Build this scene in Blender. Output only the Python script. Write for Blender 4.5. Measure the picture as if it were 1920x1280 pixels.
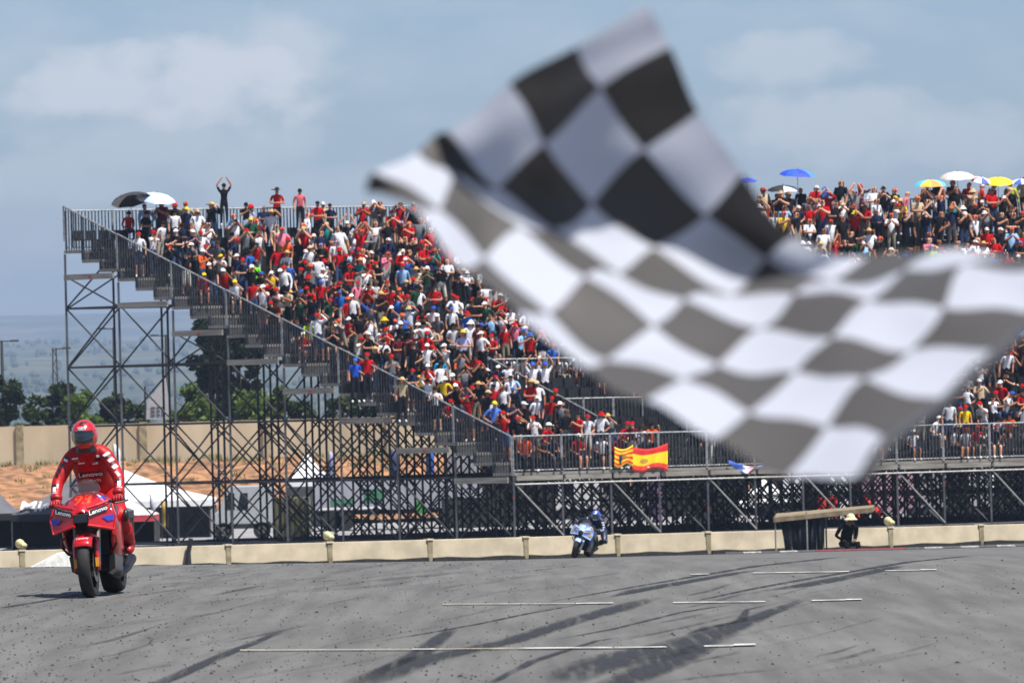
import bpy, bmesh, math, random
import numpy as np
from mathutils import Vector, Matrix
from mathutils.bvhtree import BVHTree

for o in list(bpy.data.objects):
    bpy.data.objects.remove(o)
SC = bpy.context.scene
COL = SC.collection
random.seed(7)
R = math.radians

# ------------------------------------------------------------------ camera
EYE = 1.55
PITCH, ROLL, LENS = math.atan(145 / 10667), R(1.5), 200.0
FPX = LENS / 36 * 1920
cam = bpy.data.cameras.new('camera')
cam.lens = LENS
cam.sensor_width = 36
cam.clip_start, cam.clip_end = 0.5, 20000
cam.dof.use_dof = True
cam.dof.focus_distance = 66
cam.dof.aperture_fstop = 9.5
camo = bpy.data.objects.new('camera', cam)
COL.objects.link(camo)
CM = Matrix.Rotation(R(90) + PITCH, 3, 'X') @ Matrix.Rotation(-ROLL, 3, 'Z')
camo.matrix_world = Matrix.Translation((0, 0, EYE)) @ CM.to_4x4()
SC.camera = camo

# ------------------------------------------------------------------ sun, sky, exposure
SUN_EL, SUN_AZ = R(64), R(130)          # azimuth clockwise from +Y (view direction)
sdir = Vector((math.cos(SUN_EL) * math.sin(SUN_AZ), math.cos(SUN_EL) * math.cos(SUN_AZ), math.sin(SUN_EL)))
sun = bpy.data.lights.new('sun', 'SUN')
sun.energy, sun.angle, sun.color = 4.9, R(0.55), (1.0, 0.955, 0.89)
suno = bpy.data.objects.new('sun', sun)
COL.objects.link(suno)
suno.rotation_euler = sdir.to_track_quat('Z', 'Y').to_euler()
suno.location = (30, -40, 60)

world = bpy.data.worlds.new('World')
SC.world = world
world.use_nodes = True
wt = world.node_tree
wt.nodes.clear()


def wn(kind, **kw):
    n = wt.nodes.new(kind)
    for k, v in kw.items():
        setattr(n, k, v)
    return n


def wmath(op, a, b=None, c=None):
    n = wn('ShaderNodeMath', operation=op)
    for i, v in enumerate((a, b, c)):
        if v is None:
            continue
        if isinstance(v, (int, float)):
            n.inputs[i].default_value = v
        else:
            wt.links.new(v, n.inputs[i])
    return n.outputs[0]


wout = wn('ShaderNodeOutputWorld')
wbg = wn('ShaderNodeBackground')
wbg.inputs['Strength'].default_value = 0.072
sky = wn('ShaderNodeTexSky', sky_type='NISHITA')
sky.sun_disc = False
sky.sun_elevation, sky.sun_rotation = SUN_EL, SUN_AZ
sky.altitude, sky.air_density, sky.dust_density, sky.ozone_density = 200, 1.0, 1.2, 2.5
tc = wn('ShaderNodeTexCoord')
sep = wn('ShaderNodeSeparateXYZ')
wt.links.new(tc.outputs['Generated'], sep.inputs[0])
az = wmath('ARCTAN2', sep.outputs[0], sep.outputs[1])
el = wmath('ARCSINE', sep.outputs[2])
cxyz = wn('ShaderNodeCombineXYZ')
wt.links.new(az, cxyz.inputs[0])
wt.links.new(el, cxyz.inputs[1])


def wnoise(scale, detail, ydist=1.0, off=0.0):
    mp = wn('ShaderNodeMapping')
    mp.inputs['Scale'].default_value = (scale, scale * ydist, 1)
    mp.inputs['Location'].default_value = (off, off * .7, 0)
    wt.links.new(cxyz.outputs[0], mp.inputs[0])
    n = wn('ShaderNodeTexNoise')
    n.inputs['Scale'].default_value = 1.0
    n.inputs['Detail'].default_value = detail
    n.inputs['Roughness'].default_value = .55
    wt.links.new(mp.outputs[0], n.inputs[0])
    return n.outputs[0]


edge = wnoise(75, 5, 1.5, 3.1)
soft = wnoise(22, 4, 2.6, 8.4)
mask = None
for (cx, ce, rx, re, k) in ((-.071, .0600, .021, .0085, .62), (-.049, .0600, .020, .0105, .66), (-.040, .0645, .014, .0095, .45),
                            (-.060, .0500, .030, .010, .30), (.050, .0610, .016, .006, .40), (.058, .0500, .024, .009, .42),
                            (-.082, .0440, .022, .006, .28), (.075, .0470, .030, .007, .35), (-.03, .0400, .030, .006, .22)):
    dx = wmath('DIVIDE', wmath('SUBTRACT', az, cx), rx)
    de = wmath('DIVIDE', wmath('SUBTRACT', el, ce), re)
    d2 = wmath('ADD', wmath('MULTIPLY', dx, dx), wmath('MULTIPLY', de, de))
    v = wn('ShaderNodeClamp')
    wt.links.new(wmath('SUBTRACT', wmath('ADD', 1.05, wmath('MULTIPLY', wmath('SUBTRACT', edge, .5), 2.6)), d2), v.inputs[0])
    v = wmath('MULTIPLY', wmath('SMOOTH_MIN', v.outputs[0], .8, .3), k * .85)
    mask = v if mask is None else wmath('MAXIMUM', mask, v)
gen = wn('ShaderNodeMapRange')
gen.inputs[1].default_value, gen.inputs[2].default_value = .45, .75
gen.inputs[3].default_value, gen.inputs[4].default_value = 0, .2
wt.links.new(soft, gen.inputs[0])
mask = wmath('MAXIMUM', mask, gen.outputs[0])
tint = wn('ShaderNodeMix', data_type='RGBA', blend_type='MULTIPLY')
tint.inputs[0].default_value = 1.0
tint.inputs[7].default_value = (.84, .90, 1.0, 1)
wt.links.new(sky.outputs[0], tint.inputs[6])
cmix = wn('ShaderNodeMix', data_type='RGBA')
cmix.inputs[7].default_value = (10.2, 9.4, 9.0, 1)
wt.links.new(mask, cmix.inputs[0])
wt.links.new(tint.outputs[2], cmix.inputs[6])
wt.links.new(cmix.outputs[2], wbg.inputs['Color'])
wt.links.new(wbg.outputs[0], wout.inputs[0])

SC.view_settings.view_transform = 'Standard'
SC.view_settings.look = 'None'
SC.view_settings.exposure = 0.74
SC.view_settings.gamma = 1.0
SC.view_settings.use_curve_mapping = False
SC.cycles.max_bounces = 6
SC.cycles.transparent_max_bounces = 12
SC.cycles.volume_bounces = 0


# ------------------------------------------------------------------ pixel rays (1920 x 1280 photograph)
def ray(x, y):
    d = CM @ Vector(((x - 960) / FPX, (640 - y) / FPX, -1))
    return d


def px(x, y, Y):
    d = ray(x, y)
    return Vector((0, 0, EYE)) + d * (Y / d.y)


def proj(p):
    v = CM.transposed() @ (Vector(p) - Vector((0, 0, EYE)))
    return 960 + v.x / -v.z * FPX, 640 - v.y / -v.z * FPX


def sstep(a, b, x):
    t = min(1, max(0, (x - a) / (b - a)))
    return t * t * (3 - 2 * t)


def G(X, Y):
    """height of the ground: flat grid, crest at about 62 m, fall to the stand, earth bank behind it"""
    c = -.013 * max(-14, min(14, X)) * (1 - sstep(80, 170, Y))
    if Y < 56:
        z = 0
    elif Y < 68:
        t = (Y - 56) / 12
        z = -.0245 * 6 * t * t
    elif Y < 192:
        z = -.0245 * (Y - 62)
    else:
        z = -3.185
    z += 2.7 * sstep(268, 298, Y)
    z -= 4.5 * sstep(340, 700, Y)
    return z + c


def onground(x, y, up=0.0):
    d = ray(x, y)
    Y = 45.0
    for _ in range(40):
        p = px(x, y, Y)
        z = G(p.x, Y) + up
        Y = (EYE - z) / (-d.z / d.y)
        Y = max(5, min(Y, 66))
    return px(x, y, Y)


# ------------------------------------------------------------------ materials
def lin(h):
    if isinstance(h, (tuple, list)):
        return tuple(h[:3])
    h = h.lstrip('#')
    out = []
    for i in (0, 2, 4):
        c = int(h[i:i + 2], 16) / 255
        out.append(c / 12.92 if c <= .04045 else ((c + .055) / 1.055) ** 2.4)
    return tuple(out)


MATS = {}


def mat(name, col, rough=.6, metal=0.0, var=.12, scale=8.0, bump=0.0, coat=0.0, col2=None, lo=.35, hi=.65, spec=.5, stretch=None):
    if name in MATS:
        return MATS[name]
    m = bpy.data.materials.new(name)
    m.use_nodes = True
    nt = m.node_tree
    b = nt.nodes['Principled BSDF']
    c = lin(col)
    t = nt.nodes.new('ShaderNodeTexCoord')
    n = nt.nodes.new('ShaderNodeTexNoise')
    n.inputs['Scale'].default_value = scale
    n.inputs['Detail'].default_value = 5
    src = t.outputs['Object']
    if stretch:
        mp = nt.nodes.new('ShaderNodeMapping')
        mp.inputs['Scale'].default_value = stretch
        nt.links.new(src, mp.inputs[0])
        src = mp.outputs[0]
    nt.links.new(src, n.inputs['Vector'])
    mr = nt.nodes.new('ShaderNodeMapRange')
    mr.inputs[1].default_value, mr.inputs[2].default_value = lo, hi
    nt.links.new(n.outputs['Fac'], mr.inputs[0])
    mx = nt.nodes.new('ShaderNodeMix')
    mx.data_type = 'RGBA'
    c2 = lin(col2) if col2 else tuple(v * (1 - 2 * var) for v in c)
    c1 = c if col2 else tuple(min(1, v * (1 + var)) for v in c)
    mx.inputs[6].default_value = (*c1, 1)
    mx.inputs[7].default_value = (*c2, 1)
    nt.links.new(mr.outputs[0], mx.inputs[0])
    nt.links.new(mx.outputs[2], b.inputs['Base Color'])
    b.inputs['Roughness'].default_value = rough
    b.inputs['Metallic'].default_value = metal
    b.inputs['Coat Weight'].default_value = coat
    b.inputs['Coat Roughness'].default_value = .08
    b.inputs['Specular IOR Level'].default_value = spec
    if bump:
        bp = nt.nodes.new('ShaderNodeBump')
        bp.inputs['Strength'].default_value = bump
        bp.inputs['Distance'].default_value = .02
        nt.links.new(n.outputs['Fac'], bp.inputs['Height'])
        nt.links.new(bp.outputs[0], b.inputs['Normal'])
    MATS[name] = m
    return m


def vmat(name, rough=.8, spec=.3, trans=0.0, wob=.25, scale=14):
    """colour comes from the mesh's own dye / paint colour attribute"""
    if name in MATS:
        return MATS[name]
    m = bpy.data.materials.new(name)
    m.use_nodes = True
    nt = m.node_tree
    b = nt.nodes['Principled BSDF']
    a = nt.nodes.new('ShaderNodeAttribute')
    a.attribute_name = 'Col'
    t = nt.nodes.new('ShaderNodeTexCoord')
    n = nt.nodes.new('ShaderNodeTexNoise')
    n.inputs['Scale'].default_value = scale
    nt.links.new(t.outputs['Object'], n.inputs['Vector'])
    mr = nt.nodes.new('ShaderNodeMapRange')
    mr.inputs[1].default_value, mr.inputs[2].default_value = .3, .7
    mr.inputs[3].default_value, mr.inputs[4].default_value = 1 - wob, 1 + wob * .3
    nt.links.new(n.outputs['Fac'], mr.inputs[0])
    mx = nt.nodes.new('ShaderNodeMix')
    mx.data_type = 'RGBA'
    mx.blend_type = 'MULTIPLY'
    mx.inputs[0].default_value = 1
    nt.links.new(a.outputs['Color'], mx.inputs[6])
    nt.links.new(mr.outputs[0], mx.inputs[7])
    nt.links.new(mx.outputs[2], b.inputs['Base Color'])
    b.inputs['Roughness'].default_value = rough
    b.inputs['Specular IOR Level'].default_value = spec
    if trans:
        tr = nt.nodes.new('ShaderNodeBsdfTranslucent')
        nt.links.new(mx.outputs[2], tr.inputs['Color'])
        ms = nt.nodes.new('ShaderNodeMixShader')
        ms.inputs[0].default_value = trans
        nt.links.new(b.outputs[0], ms.inputs[1])
        nt.links.new(tr.outputs[0], ms.inputs[2])
        nt.links.new(ms.outputs[0], nt.nodes['Material Output'].inputs[0])
    MATS[name] = m
    return m


# ------------------------------------------------------------------ mesh helpers
class MB:
    def __init__(s):
        s.v, s.f, s.m, s.uv = [], [], [], {}
        s.cur = 0

    def quad(s, a, b, c, d):
        n = len(s.v)
        s.v += [tuple(a), tuple(b), tuple(c), tuple(d)]
        s.f.append((n, n + 1, n + 2, n + 3))
        s.m.append(s.cur)

    def poly(s, pts):
        n = len(s.v)
        s.v += [tuple(p) for p in pts]
        s.f.append(tuple(range(n, n + len(pts))))
        s.m.append(s.cur)

    def hexa(s, p):
        """eight corners: bottom four, then top four"""
        n = len(s.v)
        s.v += [tuple(q) for q in p]
        for f in ((3, 2, 1, 0), (4, 5, 6, 7), (0, 1, 5, 4), (1, 2, 6, 5), (2, 3, 7, 6), (3, 0, 4, 7)):
            s.f.append(tuple(n + i for i in f))
            s.m.append(s.cur)

    def box(s, c, h, rot=None):
        c = Vector(c)
        pts = []
        for z in (-1, 1):
            for x, y in ((-1, -1), (1, -1), (1, 1), (-1, 1)):
                q = Vector((x * h[0], y * h[1], z * h[2]))
                pts.append(c + (rot @ q if rot else q))
        s.hexa(pts)

    def loft(s, rings, closed=True, caps=False):
        n0 = len(s.v)
        k = len(rings[0])
        for r in rings:
            s.v += [tuple(p) for p in r]
        for i in range(len(rings) - 1):
            for j in range(k if closed else k - 1):
                a = n0 + i * k + j
                b = n0 + i * k + (j + 1) % k
                s.f.append((a, b, b + k, a + k))
                s.m.append(s.cur)
        if caps:
            s.f.append(tuple(n0 + j for j in reversed(range(k))))
            s.f.append(tuple(n0 + (len(rings) - 1) * k + j for j in range(k)))
            s.m += [s.cur, s.cur]

    def tube(s, pts, r, n=6, caps=True):
        pts = [Vector(p) for p in pts]
        rs = r if isinstance(r, (list, tuple)) else [r] * len(pts)
        rings = []
        prev = None
        for i, p in enumerate(pts):
            d = (pts[min(i + 1, len(pts) - 1)] - pts[max(i - 1, 0)]).normalized()
            if prev is None:
                up = Vector((0, 0, 1)) if abs(d.z) < .9 else Vector((1, 0, 0))
                e1 = d.cross(up).normalized()
            else:
                e1 = (prev - d * prev.dot(d)).normalized()
            prev = e1
            e2 = d.cross(e1)
            rings.append([p + (e1 * math.cos(2 * math.pi * j / n) + e2 * math.sin(2 * math.pi * j / n)) * rs[i] for j in range(n)])
        s.loft(rings, True, caps)

    def ell(s, c, r, nu=12, nv=8, v0=0.0, v1=1.0, rot=None):
        """ellipsoid; v 0 = top, 1 = bottom"""
        c = Vector(c)
        rings = []
        for i in range(nv + 1):
            t = math.pi * (v0 + (v1 - v0) * i / nv)
            ring = []
            for j in range(nu):
                u = 2 * math.pi * j / nu
                q = Vector((r[0] * math.sin(t) * math.cos(u), r[1] * math.sin(t) * math.sin(u), r[2] * math.cos(t)))
                ring.append(c + (rot @ q if rot else q))
            rings.append(ring)
        s.loft(rings[::-1], True, False)


def link(name, me, parent=None):
    o = bpy.data.objects.new(name, me)
    COL.objects.link(o)
    if parent:
        o.parent = parent
    return o


def obj(name, mb, mats, parent=None, smooth=False, kind=None, bevel=0):
    me = bpy.data.meshes.new(name)
    me.from_pydata(mb.v, [], mb.f)
    for m in (mats if isinstance(mats, (list, tuple)) else [mats]):
        me.materials.append(m)
    if any(mb.m):
        me.polygons.foreach_set('material_index', mb.m)
    if smooth:
        me.polygons.foreach_set('use_smooth', [True] * len(me.polygons))
    if mb.uv:
        l = me.uv_layers.new(name='UVMap')
        l.data.foreach_set('uv', [c for f in mb.f for i in f for c in mb.uv.get(i, (0, 0))])
    me.validate()
    me.update()
    o = link(name, me, parent)
    if kind:
        o['kind'] = kind
    if bevel:
        b = o.modifiers.new('bevel', 'BEVEL')
        b.width = bevel
        b.segments = 2
        b.limit_method = 'ANGLE'
    return o


def tag(o, label, cat, group=None):
    o['label'] = label
    o['category'] = cat
    if group:
        o['group'] = group
    return o


def thing(name, label, cat, loc=(0, 0, 0), rotz=0, group=None, M=None):
    o = bpy.data.objects.new(name, None)
    COL.objects.link(o)
    o.empty_display_size = .2
    if M is not None:
        o.matrix_world = M
    else:
        o.location = loc
        o.rotation_euler = (0, 0, rotz)
    return tag(o, label, cat, group)


def trimesh(name, V, T, cols, m, smooth=True):
    """V (n,3), T (k,3), cols (k,3) one colour for each triangle"""
    me = bpy.data.meshes.new(name)
    me.vertices.add(len(V))
    me.vertices.foreach_set('co', np.asarray(V, np.float32).ravel())
    k = len(T)
    me.loops.add(k * 3)
    me.loops.foreach_set('vertex_index', np.asarray(T, np.int32).ravel())
    me.polygons.add(k)
    me.polygons.foreach_set('loop_start', np.arange(k, dtype=np.int32) * 3)
    me.polygons.foreach_set('use_smooth', np.full(k, smooth))
    a = me.attributes.new('Col', 'FLOAT_COLOR', 'CORNER')
    c = np.ones((k, 3, 4), np.float32)
    c[:, :, :3] = np.asarray(cols, np.float32)[:, None, :]
    a.data.foreach_set('color', c.ravel())
    me.materials.append(m)
    me.update(calc_edges=True)
    me.validate()
    return me


ORD = ['first', 'second', 'third', 'fourth', 'fifth', 'sixth', 'seventh', 'eighth', 'ninth', 'tenth', 'eleventh', 'twelfth',
       'thirteenth', 'fourteenth', 'fifteenth', 'sixteenth', 'seventeenth', 'eighteenth', 'nineteenth', 'twentieth', 'twenty-first',
       'twenty-second', 'twenty-third', 'twenty-fourth', 'twenty-fifth', 'twenty-sixth', 'twenty-seventh', 'twenty-eighth', 'twenty-ninth',
       'thirtieth'] + ['thirty-' + w for w in ('first', 'second', 'third', 'fourth', 'fifth', 'sixth', 'seventh', 'eighth', 'ninth')] + \
      ['fortieth'] + ['forty-' + w for w in ('first', 'second', 'third', 'fourth', 'fifth', 'sixth', 'seventh', 'eighth', 'ninth')] + ['fiftieth']

# ================================================================== THE GROUND
def asphalt_mat():
    m = bpy.data.materials.new('asphalt')
    m.use_nodes = True
    nt = m.node_tree
    b = nt.nodes['Principled BSDF']
    t = nt.nodes.new('ShaderNodeTexCoord')

    def noise(scale, st, detail=4, rough=.6):
        mp = nt.nodes.new('ShaderNodeMapping')
        mp.inputs['Scale'].default_value = st
        mp.inputs['Rotation'].default_value = (0, 0, R(9))
        nt.links.new(t.outputs['Object'], mp.inputs[0])
        n = nt.nodes.new('ShaderNodeTexNoise')
        n.inputs['Scale'].default_value = scale
        n.inputs['Detail'].default_value = detail
        n.inputs['Roughness'].default_value = rough
        nt.links.new(mp.outputs[0], n.inputs['Vector'])
        return n.outputs['Fac']

    def ramp(src, a, b_, lo, hi):
        r = nt.nodes.new('ShaderNodeMapRange')
        r.inputs[1].default_value, r.inputs[2].default_value, r.inputs[3].default_value, r.inputs[4].default_value = a, b_, lo, hi
        nt.links.new(src, r.inputs[0])
        return r.outputs[0]

    def mul(a, c):
        n = nt.nodes.new('ShaderNodeMath')
        n.operation = 'MULTIPLY'
        nt.links.new(a, n.inputs[0])
        nt.links.new(c, n.inputs[1])
        return n.outputs[0]

    big = ramp(noise(.35, (1, .5, 1)), .3, .7, .86, 1.1)
    streak = ramp(noise(2.2, (1.6, .10, 1), 5, .65), .36, .62, .74, 1.06)
    fine = ramp(noise(60, (1, 1, 1), 2), .3, .75, .78, 1.18)
    f = mul(mul(big, streak), fine)
    mx = nt.nodes.new('ShaderNodeMix')
    mx.data_type = 'RGBA'
    mx.blend_type = 'MULTIPLY'
    mx.inputs[0].default_value = 1
    mx.inputs[6].default_value = (.122, .119, .112, 1)
    nt.links.new(f, mx.inputs[7])
    nt.links.new(mx.outputs[2], b.inputs['Base Color'])
    b.inputs['Roughness'].default_value = .86
    b.inputs['Specular IOR Level'].default_value = .3
    bp = nt.nodes.new('ShaderNodeBump')
    bp.inputs['Strength'].default_value = .35
    bp.inputs['Distance'].default_value = .01
    nt.links.new(noise(90, (1, 1, 1), 2), bp.inputs['Height'])
    nt.links.new(bp.outputs[0], b.inputs['Normal'])
    return m


def sheet(name, xs, ys, dz, m, hf=G):
    mb = MB()
    for y in ys:
        for x in xs:
            mb.v.append((x, y, hf(x, y) + dz))
    k = len(xs)
    for i in range(len(ys) - 1):
        for j in range(k - 1):
            mb.f.append((i * k + j, i * k + j + 1, (i + 1) * k + j + 1, (i + 1) * k + j))
            mb.m.append(0)
    return obj(name, mb, m, smooth=True, kind='structure')


def fr(a, b, s):
    n = max(1, round((b - a) / s))
    return [a + (b - a) * i / n for i in range(n + 1)]


xs_t = fr(-60, -16, 11) + fr(-14, 14, 2) + fr(16, 60, 11)
track = sheet('race_track', xs_t, fr(-8, 54, 6) + fr(56, 70, 1) + fr(72, 160, 4), .0, asphalt_mat())

earth = mat('dry_earth', '#8d8674', .95, var=.2, scale=.35, bump=.3, col2='#6f6a5c')
gx = [-2600, -1200, -500, -200, -100] + xs_t[:] + [100, 200, 500, 1200, 2600]
ground = sheet('ground', gx, [-140, -40] + fr(-8, 54, 6) + fr(56, 70, 1) + fr(72, 340, 4) + [380, 440, 520, 640, 760, 1000, 1800, 3200, 6000, 9800], -.035, earth)
# dark verge between the track edge and the barrier
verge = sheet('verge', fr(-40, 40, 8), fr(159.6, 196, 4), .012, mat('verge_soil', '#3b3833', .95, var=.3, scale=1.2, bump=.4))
yard = sheet('service_yard', fr(-60, 60, 8), fr(196.2, 268, 4), .006, mat('yard_asphalt', '#8b8a8a', .9, var=.12, scale=.5))


def vnoise(x, y, seed):
    def h(i, j):
        return (math.sin(i * 127.1 + j * 311.7 + seed * 74.7) * 43758.5453) % 1
    i, j = math.floor(x), math.floor(y)
    u, v = x - i, y - j
    u, v = u * u * (3 - 2 * u), v * v * (3 - 2 * v)
    return (h(i, j) * (1 - u) + h(i + 1, j) * u) * (1 - v) + (h(i, j + 1) * (1 - u) + h(i + 1, j + 1) * u) * v


def fbm(x, y, s, o=4):
    return sum(vnoise(x * 2 ** k, y * 2 ** k, s + k) / 2 ** k for k in range(o)) / 1.9


def bank_h(X, Y):
    return G(X, Y) + .55 * (fbm(X / 1.7, Y / 2.2, 51) - .45) * sstep(268, 274, Y) * (1 - sstep(296, 301, Y)) + .10 * math.sin(X * 1.9 + Y * .8) * math.sin(X * .63 + 1.3 * Y) + .08 * math.sin(X * 4.1 + 2.2 * Y)


bank = sheet('earth_bank', fr(-46, 46, .8), fr(268.2, 301, .9), .20, mat('orange_earth', '#a87850', .95, scale=1.3, bump=1.0, col2='#5f4630', lo=.36, hi=.64), bank_h)


def hill_h(X, Y):
    t = sstep(1700, 6200, Y)
    z = -12 + t * 100 + t * 36 * (fbm(X / 420, Y / 900, 3) - .45) + 10 * sstep(1300, 2200, Y) * (fbm(X / 110, Y / 260, 9) - .5)
    return z - 190 * sstep(6500, 7400, Y)


hillm = mat('scrub_hillside', '#2b3819', .95, scale=.012, col2='#5c583c', lo=.46, hi=.68)
hills = sheet('hills', fr(-1200, 1200, 40), fr(1300, 7000, 90), 0, hillm, hill_h)
far_hills = sheet('far_hills', fr(-1900, 1900, 95), fr(7000, 9600, 200), 0, hillm,
                  lambda X, Y: -20 + sstep(6900, 8600, Y) * (195 + 22 * (fbm(X / 900, Y / 1500, 21) - .5)) - 200 * sstep(8900, 9600, Y))

# woods dotted over the slopes, too far off to count
mb = MB()
rw = random.Random(5)
for _ in range(3600):
    Y = rw.uniform(2200, 6200)
    X = rw.uniform(-.11, .03) * Y
    if fbm(X / 220, Y / 600, 31) < .5 and rw.random() < .8:
        continue
    z = hill_h(X, Y)
    h = rw.uniform(2.5, 6)
    w = h * rw.uniform(.35, .75)
    n = 5
    rg = [[(X + w * f * math.cos(2 * math.pi * j / n + k) * rw.uniform(.8, 1.2), Y + w * f * math.sin(2 * math.pi * j / n + k), z + h * q) for j in range(n)]
          for k, (f, q) in enumerate(((.5, -.1), (1, .3), (.75, .7), (.1, 1)))]
    mb.loft(rg, True)
woods = obj('hillside_woods', mb, mat('far_foliage', '#2a3618', .95, scale=.05, col2='#3f4826'), kind='stuff')
tag(woods, 'scattered dark trees over the hazy far hillside', 'woods')
# far houses on the slope
for (hx, hy, hY, w, lab) in ((596, 690, 2300, 9, 'far pale house on the hazy slope, left of the other one'),
                             (640, 694, 2400, 11, 'far pale house on the hazy slope, right of the other one')):
    p = px(hx, hy, hY)
    t = thing('far_house', lab, 'house', (p.x, p.y, hill_h(p.x, p.y)), R(20), 'houses on the far slope')
    b = MB(); b.box((0, 0, 2.5), (w / 2, 4, 3.5)); obj('wall', b, mat('far_plaster', '#d8cfc0', .9), t)
    b = MB(); b.hexa([(-w / 2 - .5, -4.6, 6.01), (w / 2 + .5, -4.6, 6.01), (w / 2 + .5, 4.6, 6.01), (-w / 2 - .5, 4.6, 6.01),
                      (-w / 2, -.2, 8), (w / 2, -.2, 8), (w / 2, .2, 8), (-w / 2, .2, 8)]); obj('roof', b, mat('far_tile', '#a8694a', .9), t)

# ================================================================== TRACK MARKS
def strip_mb(pts, up):
    """pts: (x, y, width in pixels) along the mark; laid on the ground"""
    mb = MB()
    L = []
    dens = []
    for (a, b) in zip(pts, pts[1:]):
        for k in range(6):
            t = k / 6
            dens.append(tuple(a[i] + (b[i] - a[i]) * t for i in range(3)))
    dens.append(pts[-1])
    v = 0
    last = None
    for (x, y, w) in dens:
        c = onground(x, y, up)
        r = onground(x + w / 2, y, up)
        hw = (r.x - c.x)
        if last is not None:
            v += (c - last).length
        last = c
        n = len(mb.v)
        mb.v += [(c.x - hw, c.y, G(c.x - hw, c.y) + up), (c.x, c.y, G(c.x, c.y) + up), (c.x + hw, c.y, G(c.x + hw, c.y) + up)]
        mb.uv[n], mb.uv[n + 1], mb.uv[n + 2] = (0, v), (.5, v), (1, v)
    T = v
    for k in mb.uv:
        mb.uv[k] = (mb.uv[k][0], mb.uv[k][1] / max(T, .01))
    for i in range(len(dens) - 1):
        for j in range(2):
            a = i * 3 + j
            mb.f.append((a, a + 1, a + 4, a + 3))
            mb.m.append(0)
    return mb


def skid_mat(name, col, alpha):
    m = bpy.data.materials.new(name)
    m.use_nodes = True
    nt = m.node_tree
    b = nt.nodes['Principled BSDF']
    b.inputs['Base Color'].default_value = (*col, 1)
    b.inputs['Roughness'].default_value = .8
    b.inputs['Specular IOR Level'].default_value = .3
    uv = nt.nodes.new('ShaderNodeUVMap')
    uv.uv_map = 'UVMap'
    s = nt.nodes.new('ShaderNodeSeparateXYZ')
    nt.links.new(uv.outputs[0], s.inputs[0])

    def mth(op, a, c):
        n = nt.nodes.new('ShaderNodeMath')
        n.operation = op
        for i, q in enumerate((a, c)):
            if isinstance(q, (int, float)):
                n.inputs[i].default_value = q
            else:
                nt.links.new(q, n.inputs[i])
        return n.outputs[0]

    def bell(src, k):
        d = mth('ABSOLUTE', mth('SUBTRACT', src, .5), 0)
        r = nt.nodes.new('ShaderNodeMapRange')
        r.inputs[1].default_value, r.inputs[2].default_value, r.inputs[3].default_value, r.inputs[4].default_value = .5, k, 0, 1
        nt.links.new(d, r.inputs[0])
        return r.outputs[0]
    t = nt.nodes.new('ShaderNodeTexCoord')
    mp = nt.nodes.new('ShaderNodeMapping')
    mp.inputs['Scale'].default_value = (9, .35, 1)
    nt.links.new(t.outputs['Object'], mp.inputs[0])
    n = nt.nodes.new('ShaderNodeTexNoise')
    n.inputs['Scale'].default_value = 1.6
    n.inputs['Detail'].default_value = 5
    nt.links.new(mp.outputs[0], n.inputs['Vector'])
    r = nt.nodes.new('ShaderNodeMapRange')
    r.inputs[1].default_value, r.inputs[2].default_value, r.inputs[3].default_value, r.inputs[4].default_value = .3, .58, .25, 1
    nt.links.new(n.outputs['Fac'], r.inputs[0])
    a = mth('MULTIPLY', mth('MULTIPLY', bell(s.outputs[0], .2), bell(s.outputs[1], .34)), mth('MULTIPLY', r.outputs[0], alpha))
    nt.links.new(a, b.inputs['Alpha'])
    return m


dark_skid = skid_mat('rubber_mark_dark', (.022, .023, .026), .95)
faint_skid = skid_mat('rubber_mark_faint', (.045, .045, .046), .55)
SK = [[(540, 1178, 20), (420, 1226, 36), (340, 1262, 44), (270, 1292, 50)],
      [(690, 1204, 6), (800, 1186, 14), (900, 1168, 16), (985, 1150, 16), (1110, 1128, 8)],
      [(985, 1135, 5), (1150, 1106, 16), (1300, 1080, 24), (1420, 1060, 30), (1600, 1041, 36)],
      [(1140, 1120, 6), (1195, 1106, 60), (1280, 1091, 55), (1420, 1067, 30)],
      [(640, 1296, 90), (700, 1272, 110), (790, 1236, 100), (960, 1200, 70), (1075, 1163, 70), (1150, 1142, 80), (1235, 1117, 40)],
      [(700, 1262, 40), (790, 1222, 56), (850, 1176, 30)],
      [(1030, 1200, 6), (1150, 1178, 16), (1280, 1146, 16), (1395, 1129, 8)],
      [(1260, 1135, 5), (1400, 1105, 20), (1480, 1090, 26), (1600, 1070, 30), (1700, 1053, 34), (1830, 1040, 30)],
      [(1440, 1107, 10), (1500, 1098, 70), (1600, 1079, 60), (1690, 1059, 40)],
      [(1030, 1290, 80), (1100, 1254, 150), (1200, 1226, 210), (1290, 1205, 150), (1345, 1184, 100), (1420, 1156, 60), (1510, 1122, 24)],
      [(1120, 1296, 90), (1230, 1250, 120), (1330, 1208, 60)],
      [(1280, 1190, 10), (1330, 1175, 40), (1390, 1163, 30), (1400, 1142, 14), (1440, 1133, 8)],
      [(900, 1290, 20), (1000, 1238, 30), (1120, 1200, 18), (1200, 1188, 8)],
      [(-20, 1142, 20), (80, 1126, 22), (190, 1106, 10)]]
for k in SK:
    obj('skid_mark', strip_mb(k, .004), dark_skid, track)
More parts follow.
